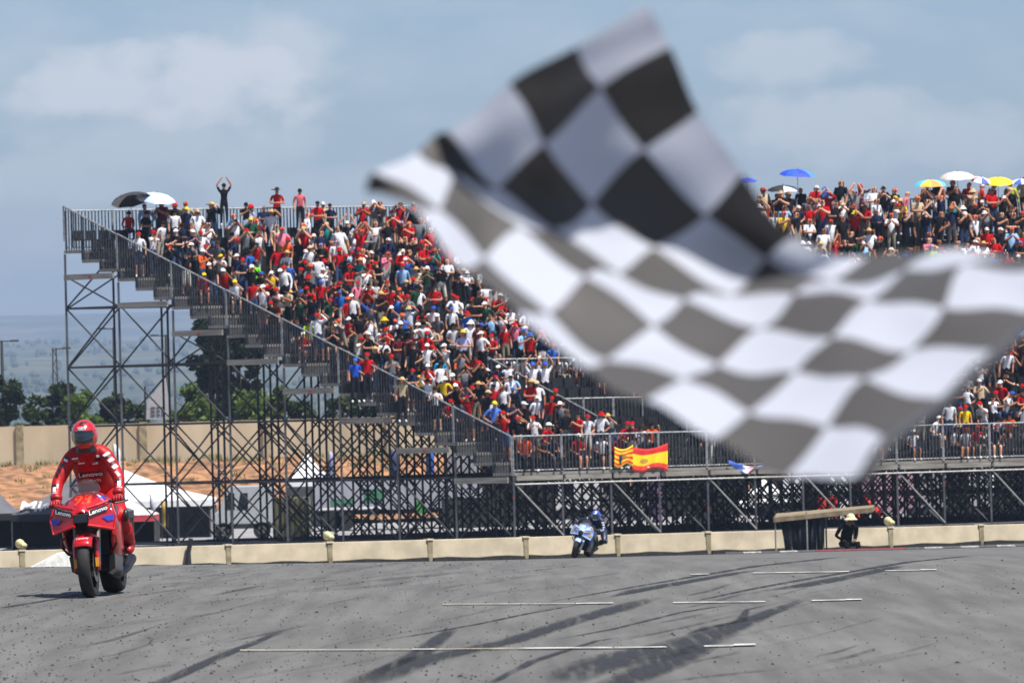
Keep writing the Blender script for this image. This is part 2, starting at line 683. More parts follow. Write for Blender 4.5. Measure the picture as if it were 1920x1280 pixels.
FA = [[(-10, 1190, 6), (150, 1181, 9), (300, 1160, 8), (480, 1139, 5)],
      [(112, 1245, 6), (220, 1224, 9), (280, 1206, 8), (286, 1196, 6), (262, 1187, 4)],
      [(200, 1122, 8), (240, 1117, 16), (330, 1104, 12), (500, 1090, 8)],
      [(320, 1136, 6), (420, 1124, 10), (560, 1108, 8)], [(600, 1134, 5), (660, 1122, 10), (690, 1116, 6)],
      [(740, 1110, 5), (830, 1102, 9), (880, 1092, 8)], [(820, 1131, 4), (870, 1138, 7), (905, 1143, 3)],
      [(0, 1160, 5), (20, 1157, 5), (60, 1150, 7), (120, 1146, 4)], [(-10, 1214, 7), (200, 1204, 9), (420, 1186, 6)],
      [(420, 1275, 8), (540, 1255, 10), (640, 1238, 6)], [(1040, 1090, 4), (1100, 1082, 12), (1170, 1071, 8)],
      [(1480, 1250, 10), (1360, 1262, 40), (1240, 1276, 20)]]
rk = random.Random(11)
for _ in range(90):
    x, y = rk.uniform(180, 1000), rk.uniform(1058, 1112)
    l = rk.uniform(60, 260)
    FA.append([(x, y, 3), (x + l / 2, y - l * .045 * rk.uniform(.5, 1.4), rk.choice([4, 6, 8, 16])), (x + l, y - l * rk.uniform(.07, .12), 4)])
for _ in range(56):
    x, y = rk.uniform(-40, 1700), rk.uniform(1110, 1270)
    l = rk.uniform(80, 300)
    FA.append([(x, y, 4), (x + l / 2, y - l * .10, rk.choice([3, 4, 5, 6, 9, 24])), (x + l, y - l * rk.uniform(.16, .26), 4)])
for k in FA:
    obj('faint_skid_mark', strip_mb([(a, max(b, 1052), c) for a, b, c in k], .008), faint_skid, track)
white_line = mat('worn_white_paint', '#b6b5af', .8, var=.3, scale=6)
cream_line = mat('worn_cream_paint', '#b0a58c', .8, var=.25, scale=6)


def gline(x0, y0, x1, y1, h, m):
    n = max(2, int(abs(x1 - x0) / 60))
    mb = MB()
    for i in range(n + 1):
        t = i / n
        x, y = x0 + (x1 - x0) * t, y0 + (y1 - y0) * t
        for s in (h * .30, -h * .30):
            p = onground(x, y + s, .012)
            mb.v.append((p.x, p.y, G(p.x, p.y) + .012))
    for i in range(n):
        mb.f.append((i * 2, i * 2 + 2, i * 2 + 3, i * 2 + 1))
        mb.m.append(0)
    obj('grid_line', mb, m, track)


for a in ((450, 1217.5, 770, 1216, 1.8, cream_line), (772, 1216, 815, 1215.6, 3, white_line), (815, 1215.6, 968, 1214, 1.6, cream_line), (970, 1214, 1148, 1212.5, 2.8, white_line),
          (1152, 1212.4, 1250, 1211.4, 2.6, white_line), (1320, 1210, 1376, 1208.6, 3, white_line), (1376, 1207.6, 1417, 1206.6, 4.8, white_line),
          (830, 1131.5, 1078, 1130, 1.3, cream_line), (1080, 1130, 1150, 1129, 2.2, white_line), (1262, 1128.4, 1435, 1126.5, 1.8, white_line), (1522, 1124.5, 1586, 1123.2, 2.2, white_line),
          (1586, 1122.6, 1616, 1122, 3.4, white_line), (1294, 1075.6, 1330, 1075, 1.6, white_line), (1412, 1073, 1592, 1070.4, 1.6, white_line), (1660, 1068.6, 1726, 1067.6, 1.5, white_line), (1726, 1067, 1756, 1066.6, 2.4, white_line)):
    gline(*a)

# rubber crumbs torn from tyres, scattered all over the asphalt
mb = MB()
rc = random.Random(3)
for _ in range(3000):
    y = 1050 + 235 * rc.random() ** 1.25
    x = 1960 * rc.random() ** 1.35 - 20
    if x > 1000 and rc.random() < .6:
        continue
    p = onground(x, y)
    s = rc.uniform(.003, .0072) * (1.7 if rc.random() < .12 else 1)
    z = G(p.x, p.y)
    n = len(mb.v)
    a = rc.uniform(0, 3)
    ca, sa = math.cos(a) * s, math.sin(a) * s
    e = rc.uniform(.8, 2.2)
    mb.v += [(p.x + ca * e, p.y + sa, z), (p.x - sa, p.y + ca, z), (p.x - ca * e, p.y - sa, z), (p.x + sa, p.y - ca, z), (p.x + ca * .3, p.y, z + s * 1.3), (p.x - ca * .4, p.y, z + s * 1.1)]
    for f in ((0, 1, 4), (1, 5, 4), (1, 2, 5), (2, 3, 5), (3, 4, 5), (3, 0, 4)):
        mb.f.append(tuple(n + i for i in f))
        mb.m.append(0)
crumbs = obj('rubber_crumbs', mb, mat('tyre_crumb', '#262524', .9), kind='stuff')
tag(crumbs, 'small black rubber crumbs scattered over the grey asphalt', 'rubber debris')

# ================================================================== BARRIER AND WALL
conc = mat('cream_concrete', '#c2b499', .9, var=.10, scale=1.5, bump=.15)
stain = mat('stained_concrete', '#a3977a', .95, scale=3, col2='#736a4e', bump=.4)
capm = mat('pale_concrete', '#cfc3aa', .9, var=.12, scale=4)


def on_line(xpx, A, B):
    d = ray(xpx, 1000)
    k = d.x / d.y
    # A + t (B - A): X = k Y
    t = (k * A[1] - A[0]) / ((B[0] - A[0]) - k * (B[1] - A[1]))
    return t


A0, B0 = px(450, 1000, 183), px(1900, 1000, 195.5)
barrier = thing('concrete_barrier', 'low cream concrete barrier along the far edge of the track', 'barrier', (A0.x, A0.y, G(A0.x, A0.y)))
ux = Vector((B0.x - A0.x, B0.y - A0.y, 0)).normalized()
nx = Vector((ux.y, -ux.x, 0))
posts_px = [-330, -150, 38, 231, 425, 615, 803, 983, 1155, 1325, 1497, 1667, 1837, 2004, 2170]
TOPZ = lambda p: -2.26 - (p.y - 183) * .02


def barpt(xp):
    t = on_line(xp, A0, B0)
    return Vector((A0.x + (B0.x - A0.x) * t, A0.y + (B0.y - A0.y) * t, 0))


bp_ = [barpt(x) for x in posts_px]
for i, p in enumerate(bp_):
    z0, z1 = G(p.x, p.y) - .25, TOPZ(p)
    mb = MB()
    q = p - barrier.location
    q.z = 0
    for (w, d, za, zb, mi) in ((.085, .135, z0, z1 - .02, 0), (.12, .16, z1 - .02, z1 + .03, 1)):
        mb.cur = mi
        pts = [q + ux * sx * w + nx * sy * d + Vector((0, 0, zz - barrier.location.z)) for zz in (za, zb) for sx, sy in ((-1, 1), (1, 1), (1, -1), (-1, -1))]
        mb.hexa(pts)
    obj('post', mb, [stain, capm], barrier)
    if i + 1 < len(bp_):
        p2 = bp_[i + 1]
        a, b = p + ux * .088, p2 - ux * .088
        pts = []
        za, zb = TOPZ(a), TOPZ(b)
        for lev in (0, 1):
            for e, s in ((a, 1), (b, 1), (b, -1), (a, -1)):
                zz = (G(e.x, e.y) - .25) if lev == 0 else TOPZ(e)
                w = .13 if lev == 0 else .10
                pts.append(e + nx * s * w + Vector((0, 0, zz)) - barrier.location)
        mb = MB()
        mb.hexa(pts)
        obj('panel', mb, conc, barrier, bevel=.015)
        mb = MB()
        hs = [.13 + .025 * math.sin(i * 2.1 + q * 1.7) for q in range(7)]  # uneven black strip painting the shadow and mirage band along the barrier foot
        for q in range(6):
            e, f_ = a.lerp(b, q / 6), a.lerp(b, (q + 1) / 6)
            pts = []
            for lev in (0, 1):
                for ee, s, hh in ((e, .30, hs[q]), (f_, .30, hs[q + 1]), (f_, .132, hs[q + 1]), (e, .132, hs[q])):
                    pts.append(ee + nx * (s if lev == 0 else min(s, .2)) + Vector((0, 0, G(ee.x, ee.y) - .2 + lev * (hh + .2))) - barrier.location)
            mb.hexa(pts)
        obj('foot_shade_strip', mb, mat('black_foot_shade', '#1d1b19', .95, var=.3, scale=7, bump=.5), barrier)

# rear boundary wall on top of the earth bank
rear = mat('tan_render', '#c3b499', .92, scale=.5, col2='#aa9b80', bump=.1, stretch=(1, 1, .4))
rw0 = px(38, 840, 302)
wall = thing('boundary_wall', 'long tall tan boundary wall behind the scaffold stand', 'wall', (rw0.x, 302, -.5))
sp = 6.55
for i in range(-4, 13):
    X0 = rw0.x + i * sp
    mb = MB()
    mb.box((X0 - rw0.x, -.04, 1.12), (.2, .2, 1.28))
    obj('pier', mb, stain if i in (0, 1) else mat('tan_pier', '#b3a488', .92, var=.15, scale=2), wall)
    mb = MB()
    mb.box((X0 - rw0.x + sp / 2, 0, 1.1), (sp / 2 - .2, .1, 1.24))
    obj('panel', mb, rear, wall)

# small beige capped bundles on top of some barrier posts
for (xp, yp, nm, lab) in ((34, 1014, 0, 'round beige bundle on the barrier post left of the red motorcycle'),
                          (611, 997, 0, 'round beige bundle on the barrier post below the scaffold legs'),
                          (1663, 972, 0, 'round beige bundle on the barrier post right of the marshal shelter')):
    p = barpt(posts_px[min(range(len(posts_px)), key=lambda i: abs(posts_px[i] - xp))])
    mb = MB()
    mb.ell((0, 0, .16), (.15, .14, .15), 10, 7)
    mb.ell((.11, -.03, .1), (.12, .11, .10), 8, 6)
    o = obj('sandbag', mb, mat('beige_cloth', '#d0c494', .95, var=.2, scale=9, bump=.4), smooth=True)
    o.location = (p.x - .02, p.y, TOPZ(p) + .055)
    tag(o, lab, 'bag', 'bundles on the barrier')

# ================================================================== GRANDSTAND
C0 = px(962, 886, 213)
TH, PH = R(18), R(32)
U = Vector((math.cos(TH), math.sin(TH), 0))
V_ = Vector((-math.cos(PH), math.sin(PH), 0))
ZD, RISE, DEPTH, NROW = C0.z, .395, .856, 24
BA, BB, NA, NB = 1.93, 2.568, 22, 8
GZ = -3.19
stand = thing('grandstand', 'scaffold grandstand with stepped rows and grey guard rails, packed with spectators', 'grandstand', (C0.x, C0.y, GZ))
ORG = Vector((C0.x, C0.y, 0))


def P(a, b, z=0.0):
    return ORG + U * a + V_ * b + Vector((0, 0, z))


def loc(p):
    return Vector(p) - stand.location


def rowz(k):
    return ZD + k * RISE


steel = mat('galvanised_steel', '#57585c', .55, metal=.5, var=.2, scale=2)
dark_steel = mat('dark_shaded_steel', '#2b2c30', .65, metal=.2, var=.25, scale=2)  # under-deck shade put into the tube colour; other dark poles share it
deckm = mat('worn_deck_plank', '#8d8880', .85, scale=2.5, col2='#6c675f', stretch=(.4, .4, 3))
LEN = NA * BA
# one long tread and one riser for each seating row
for k in range(NROW):
    z = rowz(k)
    mb = MB()
    b0, b1 = k * DEPTH, (k + 1) * DEPTH - .02
    mb.hexa([loc(P(a, b, z - .11)) for a, b in ((-.05, b0), (LEN, b0), (LEN, b1), (-.05, b1))] + [loc(P(a, b, z)) for a, b in ((-.05, b0), (LEN, b0), (LEN, b1), (-.05, b1))])
    obj('seat_row_deck', mb, deckm, stand)
    if k:
        mb = MB()
        mb.hexa([loc(P(a, b, zz)) for zz in (z - RISE + .003, z - .113) for a, b in ((0, b0 + .02), (LEN, b0 + .02), (LEN, b0 + .05), (0, b0 + .05))])
        obj('riser', mb, mat('riser_board', '#4b4a4b', .9), stand)
# edge beams under each bay at the open end, and fascia boards along the front
tape = mat('orange_tape', '#b03a2a', .8)
for j in range(NB):
    z = rowz(j * 3) - .16
    mb = MB()
    b0, b1 = j * BB + .12, (j + 1) * BB - .08
    mb.hexa([loc(P(a, b, zz)) for zz in (z - .22, z) for a, b in ((-.13, b0), (-.07, b0), (-.07, b1), (-.13, b1))])
    o = obj('edge_beam', mb, deckm, stand)
    if j % 2:
        mb = MB()
        mb.hexa([loc(P(a, b, zz)) for zz in (z - .16, z - .08) for a, b in ((-.137, b0 + 1.0), (-.13, b0 + 1.0), (-.13, b0 + 1.16), (-.137, b0 + 1.16))])
        obj('tape', mb, tape, o)
for i in range(NA):
    mb = MB()
    a0, a1 = i * BA + .06, (i + 1) * BA - .06
    mb.hexa([loc(P(a, b, zz)) for zz in (ZD - .30, ZD - .12) for a, b in ((a0, -.10), (a1, -.10), (a1, -.04), (a0, -.04))])
    obj('fascia_board', mb, deckm, stand)
    mb = MB()
    mb.tube([loc(P(a0 - .06, -.09, ZD - .44)), loc(P(a1 + .06, -.09, ZD - .44))], .035, 6)
    obj('front_ledger', mb, mat('sunlit_tube', '#8f8e8a', .55, metal=.3), stand)  # sunlight on the front tubes put into a lighter colour

# scaffold: every upright its own tube
LEVELS = [-2.95, -.62, 1.70, 4.02, 6.34]


def topz(b):
    return rowz(min(NROW - 1, int(b / DEPTH + 1e-4))) - .12


stuff_l, stuff_b, stuff_p = MB(), MB(), MB()
nl = nb = 0


def tubeobj(name, p, q, r, m, budget, pool):
    if budget:
        mb = MB()
        mb.tube([loc(p), loc(q)], r, 5)
        obj(name, mb, m, stand)
    else:
        pool.tube([loc(p), loc(q)], r, 4, False)


rs = random.Random(2)
for i in range(NA + 1):
    for j in range(NB + 1):
        tz = topz(j * BB - .3) if j else ZD - .12
        p = P(i * BA, j * BB, GZ + .02)
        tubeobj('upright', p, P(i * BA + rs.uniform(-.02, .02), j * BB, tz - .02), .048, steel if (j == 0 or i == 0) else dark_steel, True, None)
for i in range(NA + 1):
    for j in range(NB):
        tz = topz(j * BB + .1)
        lv = [z for z in LEVELS if z < tz - .25]
        for q, z in enumerate(lv):
            near = i < 3
            nl += near
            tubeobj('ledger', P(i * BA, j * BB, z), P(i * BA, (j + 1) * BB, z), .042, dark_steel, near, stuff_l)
            zt = lv[q + 1] if q + 1 < len(lv) else None
            if zt is None:
                zt = tz - .1
                if zt - z < 1.2:
                    continue
            if i == 0 or i % 3 == 0 or (z < 0 and i % 2 == 0):
                near = i < 4
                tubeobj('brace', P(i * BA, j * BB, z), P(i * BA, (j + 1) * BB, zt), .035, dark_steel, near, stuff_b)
                if i == 0 or j % 2 == i % 2:
                    tubeobj('brace', P(i * BA + .05, j * BB, zt), P(i * BA + .05, (j + 1) * BB, z), .035, dark_steel, near, stuff_b)
for j in range(NB + 1):
    for i in range(NA):
        tz = topz(j * BB - .3) if j else ZD - .2
        lv = [z for z in LEVELS if z < tz - .25]
        for q, z in enumerate(lv):
            tubeobj('ledger', P(i * BA, j * BB, z), P((i + 1) * BA, j * BB, z), .042, dark_steel, j == 0, stuff_l)
            zt = lv[q + 1] if q + 1 < len(lv) else tz - .1
            if zt - z < 1.2:
                continue
            if j == 0:
                if i % 2 == 0:
                    tubeobj('brace', P(i * BA, -.05, zt - .1), P((i + .97) * BA, -.05, z + .1), .034, mat('sunlit_tube', '#8f8e8a', .55, metal=.3), True, None)
            elif (i + j) % 4 == 0 or (z < 0 and i > 5):
                tubeobj('brace', P(i * BA, j * BB, z), P((i + 1) * BA, j * BB, zt), .035, dark_steel, False, stuff_b)
                if z < 0:
                    tubeobj('brace', P(i * BA, j * BB + .05, zt), P((i + 1) * BA, j * BB + .05, z), .035, dark_steel, False, stuff_b)
            if z < 0 and j % 2 == 1 and i > 7:
                zz = z + 1.15
                tubeobj('ledger', P(i * BA, j * BB, zz), P((i + 1) * BA, j * BB, zz), .028, dark_steel, False, stuff_l)
obj('inner_ledgers', stuff_l, dark_steel, stand, kind='stuff')
obj('inner_braces', stuff_b, dark_steel, stand, kind='stuff')
# orange locking marks on the front uprights
for i in range(0, NA, 1):
    mb = MB()
    q = P(i * BA, 0, ZD - 1.0 - .6 * (i % 3))
    mb.tube([loc(q), loc(q + Vector((0, 0, .12)))], .042, 6)
    obj('tape', mb, tape, stand)

# guard rails: frame with close upright bars
rail_m = mat('rail_tube', '#8b8c8e', .6, metal=.35, var=.2)
bar_m = mat('rail_bar', '#515359', .55, metal=.45, var=.3)


def railing(name, p0, p1, zb0, zb1, h, stepz=None, step=.13):
    """posts and handrail from p0 to p1 with bars below; zb: foot heights"""
    fr_ = MB()
    a0, a1 = Vector(p0), Vector(p1)
    a0.z, a1.z = zb0 + h, zb1 + h
    fr_.tube([loc(a0), loc(a1)], .03, 6)
    for a, zb in ((a0, zb0), (a1, zb1)):
        f = a.copy()
        f.z = zb
        fr_.tube([loc(f), loc(a)], .034, 6)
    lo0, lo1 = a0.copy(), a1.copy()
    if stepz is None:
        lo0.z, lo1.z = zb0 + .1, zb1 + .1
        fr_.tube([loc(lo0), loc(lo1)], .02, 5)
    o = obj(name, fr_, rail_m, stand)
    bars = MB()
    n = int((a1 - a0).length / step)
    for i in range(1, n):
        t = i / n
        top = a0.lerp(a1, t)
        bot = top.copy()
        bot.z = stepz(t) if stepz else lo0.z + (lo1.z - lo0.z) * t
        bars.tube([loc(top), loc(bot)], .025, 4, False)
    obj('bars', bars, bar_m, o, kind='stuff')
    return o


for i in range(NA):
    railing('guard_rail', P(i * BA + .02, 0, 0), P((i + 1) * BA - .02, 0, 0), ZD - .02, ZD - .02, 1.38)
    bb = NROW * DEPTH - .04
    railing('guard_rail', P(i * BA + .02, bb, 0), P((i + 1) * BA - .02, bb, 0), rowz(NROW - 1) + .02, rowz(NROW - 1) + .02, 1.55)
for j in range(NB):
    b0, b1 = j * BB, (j + 1) * BB
    z0, z1 = ZD + j * 3 * RISE, ZD + (j + 1) * 3 * RISE
    railing('stair_guard_rail', P(-.03, b0 + .02, 0), P(-.03, b1 - .02, 0), z0 - .02, z1 - .02, 1.38,
            stepz=lambda t, b0=b0: rowz(min(NROW - 1, int((b0 + t * BB) / DEPTH))) - .12)
# rear end panel of plank at the top corner
# inner stairway railings around the opening in the middle
VA0, VA1, VR0, VR1 = 5.2, 8.8, 2, 8
for (a0, k0, a1, k1) in ((VA0, VR0, VA0, VR1), (VA1, VR0, VA1, VR1)):
    z0, z1 = rowz(k0), rowz(k1)
    railing('stair_guard_rail', P(a0, k0 * DEPTH + .3), P(a1, k1 * DEPTH), z0, z1, 1.25,
            stepz=lambda t, k0=k0, k1=k1: rowz(int(k0 + .35 + t * (k1 - k0 - .35))))
for q in range(3):
    w = (VA1 - VA0) / 3
    railing('guard_rail', P(VA0 + q * w + .02, VR1 * DEPTH + .03), P(VA0 + (q + 1) * w - .02, VR1 * DEPTH + .03), rowz(VR1), rowz(VR1), 1.15)
    railing('guard_rail', P(VA0 + q * w + .02, (VR0 + 2.6) * DEPTH), P(VA0 + (q + 1) * w - .02, (VR0 + 2.6) * DEPTH), rowz(VR0 + 2), rowz(VR0 + 2), 1.15)

# ================================================================== SPECTATORS
SEG = [('hip', 'spine', 'S'), ('spine', 'chest', 'S'), ('chest', 'neck', 'S'), ('neck', 'head', 'K'), ('head', 'crown', 'K')]
for s in 'LR':
    SEG += [('chest', 'sh' + s, 'S'), ('sh' + s, 'el' + s, 'A'), ('el' + s, 'wr' + s, 'F'), ('wr' + s, 'ha' + s, 'K'),
            ('hip', 'hi' + s, 'P'), ('hi' + s, 'kn' + s, 'P'), ('kn' + s, 'an' + s, 'C'), ('an' + s, 'to' + s, 'X')]
RAD = dict(hip=(.135, .10), spine=(.13, .095), chest=(.155, .105), neck=(.052, .052), head=(.082, .095), crown=(.062, .075), sh=(.06, .06), el=(.045, .045),
           wr=(.032, .032), ha=(.038, .024), hi=(.09, .09), kn=(.062, .062), an=(.042, .042), to=(.045, .035))


def skin_mesh(J, seg, rad, root, sub):
    names = list(J)
    idx = {n: i for i, n in enumerate(names)}
    me = bpy.data.meshes.new('tmp')
    me.from_pydata([J[n] for n in names], [(idx[a], idx[b]) for a, b, _ in seg], [])
    o = bpy.data.objects.new('tmp', me)
    COL.objects.link(o)
    o.modifiers.new('skin', 'SKIN').use_smooth_shade = True
    for i, n in enumerate(names):
        sv = me.skin_vertices[0].data[i]
        sv.radius = rad.get(n) or rad[n[:2]]
        sv.use_root = (n == root)
    if sub:
        ss = o.modifiers.new('sub', 'SUBSURF')
        ss.levels = ss.render_levels = sub
    dg = bpy.context.evaluated_depsgraph_get()
    em = bpy.data.meshes.new_from_object(o.evaluated_get(dg))
    em.calc_loop_triangles()
    V = np.empty(len(em.vertices) * 3, np.float32)
    em.vertices.foreach_get('co', V)
    T = np.empty(len(em.loop_triangles) * 3, np.int32)
    em.loop_triangles.foreach_get('vertices', T)
    V, T = V.reshape(-1, 3), T.reshape(-1, 3)
    bpy.data.objects.remove(o)
    bpy.data.meshes.remove(em)
    # region of every triangle: nearest bone
    cen = V[T].mean(1)
    best = np.full(len(T), 1e9)
    reg = np.zeros(len(T), int)
    tt = np.zeros(len(T))
    for si, (a, b, _) in enumerate(seg):
        A, B = np.array(J[a]), np.array(J[b])
        t = np.clip(((cen - A) @ (B - A)) / max(1e-9, (B - A) @ (B - A)), 0, 1)
        ra = max(rad.get(a) or rad[a[:2]])
        rb = max(rad.get(b) or rad[b[:2]])
        d = np.linalg.norm(cen - (A + t[:, None] * (B - A)), axis=1) - .9 * (ra + t * (rb - ra))
        w = d < best
        best[w], reg[w], tt[w] = d[w], si, t[w]
    return V, T, reg, tt


ARM = dict(down=((.245, .03, 1.14), (.25, -.07, .90), (.245, -.10, .82)), fold=((.27, -.06, 1.15), (.04, -.22, 1.15), (-.05, -.20, 1.16)),
           clap=((.27, -.13, 1.19), (.07, -.33, 1.32), (.02, -.38, 1.39)), up=((.30, -.05, 1.64), (.13, -.09, 1.89), (.06, -.10, 1.97)),
           phone=((.26, -.17, 1.31), (.09, -.28, 1.53), (.05, -.28, 1.61)), hips=((.37, .07, 1.16), (.19, -.03, 1.02), (.13, -.07, 1.0)),
           shade=((.34, -.14, 1.47), (.14, -.16, 1.66), (.06, -.15, 1.70)), lap=((.24, .05, 1.15), (.14, -.20, 1.02), (.08, -.26, .99)),
           point=((.24, -.22, 1.40), (.22, -.47, 1.46), (.21, -.56, 1.48)))


def pose(aL, aR, seated=False, lean=0.0):
    J = dict(hip=(0, 0, .96), spine=(0, -.01, 1.14), chest=(0, -.02, 1.34), neck=(0, -.01, 1.49), head=(0, -.04, 1.60), crown=(0, -.03, 1.69))
    for s, k, a in (('L', 1, aL), ('R', -1, aR)):
        J['sh' + s] = (k * .18, 0, 1.41)
        for n, q in zip(('el', 'wr', 'ha'), ARM[a]):
            J[n + s] = (k * q[0], q[1], q[2])
        J['hi' + s] = (k * .09, 0, .90)
        J['kn' + s] = (k * .11, -.03, .50)
        J['an' + s] = (k * .12, .02, .09)
        J['to' + s] = (k * .14, -.13, .045)
    if seated:
        dz = -.44
        for n in J:
            x, y, z = J[n]
            if n[:2] not in ('kn', 'an', 'to'):
                J[n] = (x, y + .16 - max(0, z - .96) * lean, z + dz)
        for s, k in (('L', 1), ('R', -1)):
            J['kn' + s] = (k * .13, -.28, .50)
            J['an' + s] = (k * .13, -.24, .09)
            J['to' + s] = (k * .14, -.38, .045)
    return J


POSES = [('down', 'down', 0), ('fold', 'fold', 0), ('clap', 'clap', 0), ('up', 'up', 0), ('phone', 'phone', 0), ('hips', 'down', 0),
         ('shade', 'down', 0), ('point', 'fold', 0), ('hips', 'hips', 0), ('lap', 'lap', 1), ('fold', 'lap', 1), ('phone', 'lap', 1), ('clap', 'clap', 1)]
PWORD = ['arms down', 'arms folded', 'clapping', 'arms raised', 'photographing', 'hand on hip', 'shading eyes', 'pointing', 'hands on hips',
         'seated', 'seated arms folded', 'seated photographing', 'seated clapping']
TPL = []
for (l, r, st) in POSES:
    J = pose(l, r, bool(st), .25)
    TPL.append((skin_mesh(J, SEG, RAD, 'hip', 1), skin_mesh(J, SEG, RAD, 'hip', 0), Vector(J['head'])))


def tri(mb):
    V = np.array(mb.v, np.float32)
    T = []
    for f in mb.f:
        for i in range(1, len(f) - 1):
            T.append((f[0], f[i], f[i + 1]))
    return V, np.array(T, np.int32)


def headwear(kind):
    mb = MB()
    if kind == 'cap':
        mb.ell((0, .01, .03), (.095, .115, .095), 8, 3, 0, .5)
        mb.poly([(-.075, -.07, .04), (-.06, -.2, .015), (0, -.225, .02), (.06, -.2, .015), (.075, -.07, .04), (0, -.08, .05)])
    elif kind == 'hair':
        mb.ell((0, .015, .015), (.093, .115, .105), 8, 4, 0, .62)
    elif kind == 'longhair':
        mb.ell((0, .015, .015), (.1, .12, .11), 8, 3, 0, .55)
        mb.loft([[(.1 * math.cos(t), .05 + .085 * math.sin(t), z) for t in np.linspace(-.3, math.pi + .3, 6)] for z in (.02, -.1, -.22)], False)
    elif kind == 'bucket':
        mb.ell((0, 0, .03), (.1, .118, .1), 8, 3, 0, .5)
        mb.loft([[(r * math.cos(t), r * 1.1 * math.sin(t), z) for t in np.linspace(0, 2 * math.pi, 9)[:-1]] for r, z in ((.098, .035), (.155, -.01))])
    else:   # wide straw hat
        mb.ell((0, 0, .04), (.1, .115, .11), 8, 3, 0, .5)
        mb.loft([[(r * math.cos(t), r * 1.05 * math.sin(t), z + .03 * abs(math.cos(t)) * (r > .15)) for t in np.linspace(0, 2 * math.pi, 13)[:-1]] for r, z in ((.095, .04), (.21, .035), (.23, .03))])
    return tri(mb)


HW = {k: headwear(k) for k in ('cap', 'hair', 'longhair', 'bucket', 'hat')}
SHIRTS = [('red', '#a80d13', 19), ('white', '#dcdde2', 27), ('black', '#17171a', 33), ('navy', '#1c2440', 9), ('grey', '#6d6f74', 7), ('dark green', '#1f4434', 2), ('lime', '#9ac81e', .8), ('yellow', '#d9b52a', 1.2),
          ('blue', '#2a5db0', 3), ('light blue', '#8fb4da', 3), ('orange', '#dd5a1c', 1), ('pink', '#d4758a', 1.2), ('beige', '#b3a184', 4), ('teal', '#1f7f80', 1), ('maroon', '#5b1520', 2)]
CAPS = [('red', '#ad0e13', 34), ('white', '#e2e2e2', 26), ('black', '#141416', 22), ('blue', '#2a55a8', 6), ('yellow', '#d8bc20', 2), ('beige', '#b8a987', 5), ('orange', '#d8582a', 3)]
HAIRC = ['#17120e', '#241a12', '#3a2a1a', '#0f0d0c', '#5a4630']
SKINC = ['#b98468', '#a87257', '#c79176', '#8f5f46', '#b07a5e', '#d0a085']
PANTS = ['#20222a', '#2b3a58', '#15151a', '#4a4a4c', '#8b8371', '#3d4f73', '#c9c5bb', '#1a1a1d']
clothm = vmat('spectator_cloth', .9, .08)


def pick(r, tab):
    t = r.uniform(0, sum(x[2] for x in tab))
    for x in tab:
        t -= x[2]
        if t <= 0:
            return x
    return tab[-1]


def body_cols(reg, tt, shirt, skin, pants, shoe, shorts, longs):
    out = np.zeros((len(reg), 3), np.float32)
    for si, (a, b, k) in enumerate(SEG):
        w = reg == si
        if k == 'S':
            c = np.where((tt[w] < (.35 if a == 'hip' else -1))[:, None], pants, shirt)
            if a == 'chest' and b == 'neck':
                c = np.where((tt[w] > .72)[:, None], skin, shirt)
            out[w] = c
        elif k == 'A':
            out[w] = np.where((tt[w] < (.68 if not longs else 2))[:, None], shirt, skin)
        elif k == 'F':
            out[w] = shirt if longs else skin
        elif k == 'K':
            out[w] = skin
        elif k == 'P':
            out[w] = pants
        elif k == 'C':
            out[w] = skin if shorts else pants
        else:
            out[w] = shoe
    return out


# seats: dark shells on every row
seatm = mat('black_seat_shell', '#1b1b1e', .45, var=.2)


def seat_shape(mb, a, k):
    z = rowz(k) + .38
    b = (k + .62) * DEPTH
    mb.hexa([loc(P(x, y, zz)) for zz in (z, z + .04) for x, y in ((a - .2, b - .2), (a + .2, b - .2), (a + .2, b + .2), (a - .2, b + .2))])
    mb.hexa([loc(P(x, y, zz)) for zz in (z + .04, z + .40) for x, y in ((a - .2, b + .17), (a + .2, b + .17), (a + .2, b + .21), (a - .2, b + .21))])
    mb.hexa([loc(P(x, y, zz)) for zz in (rowz(k), z) for x, y in ((a - .03, b - .03), (a + .03, b - .03), (a + .03, b + .03), (a - .03, b + .03))])


FLAGPX = [(1212, 10), (1256, 92), (1308, 200), (1392, 330), (1488, 446), (1627, 477), (1920, 476), (1920, 600), (1868, 650), (1763, 746), (1656, 820), (1606, 896),
          (1474, 885), (1342, 828), (1212, 753), (1098, 690), (970, 590), (868, 497), (768, 386), (684, 368), (702, 322), (782, 284), (955, 158), (1080, 86)]


def in_flag(x, y):
    c = False
    n = len(FLAGPX)
    for i in range(n):
        (x1, y1), (x2, y2) = FLAGPX[i], FLAGPX[i - 1]
        if (y1 > y) != (y2 > y) and x < (x2 - x1) * (y - y1) / (y2 - y1) + x1:
            c = not c
    return c


SPEC = {}      # (row, a) -> forced look


def a_at(xpx, k):
    lo, hi = -5.0, 60.0
    for _ in range(40):
        m = (lo + hi) / 2
        q = proj(P(m, (k + .45) * DEPTH, rowz(k) + 1.5))
        if q[0] < xpx:
            lo = m
        else:
            hi = m
    return lo


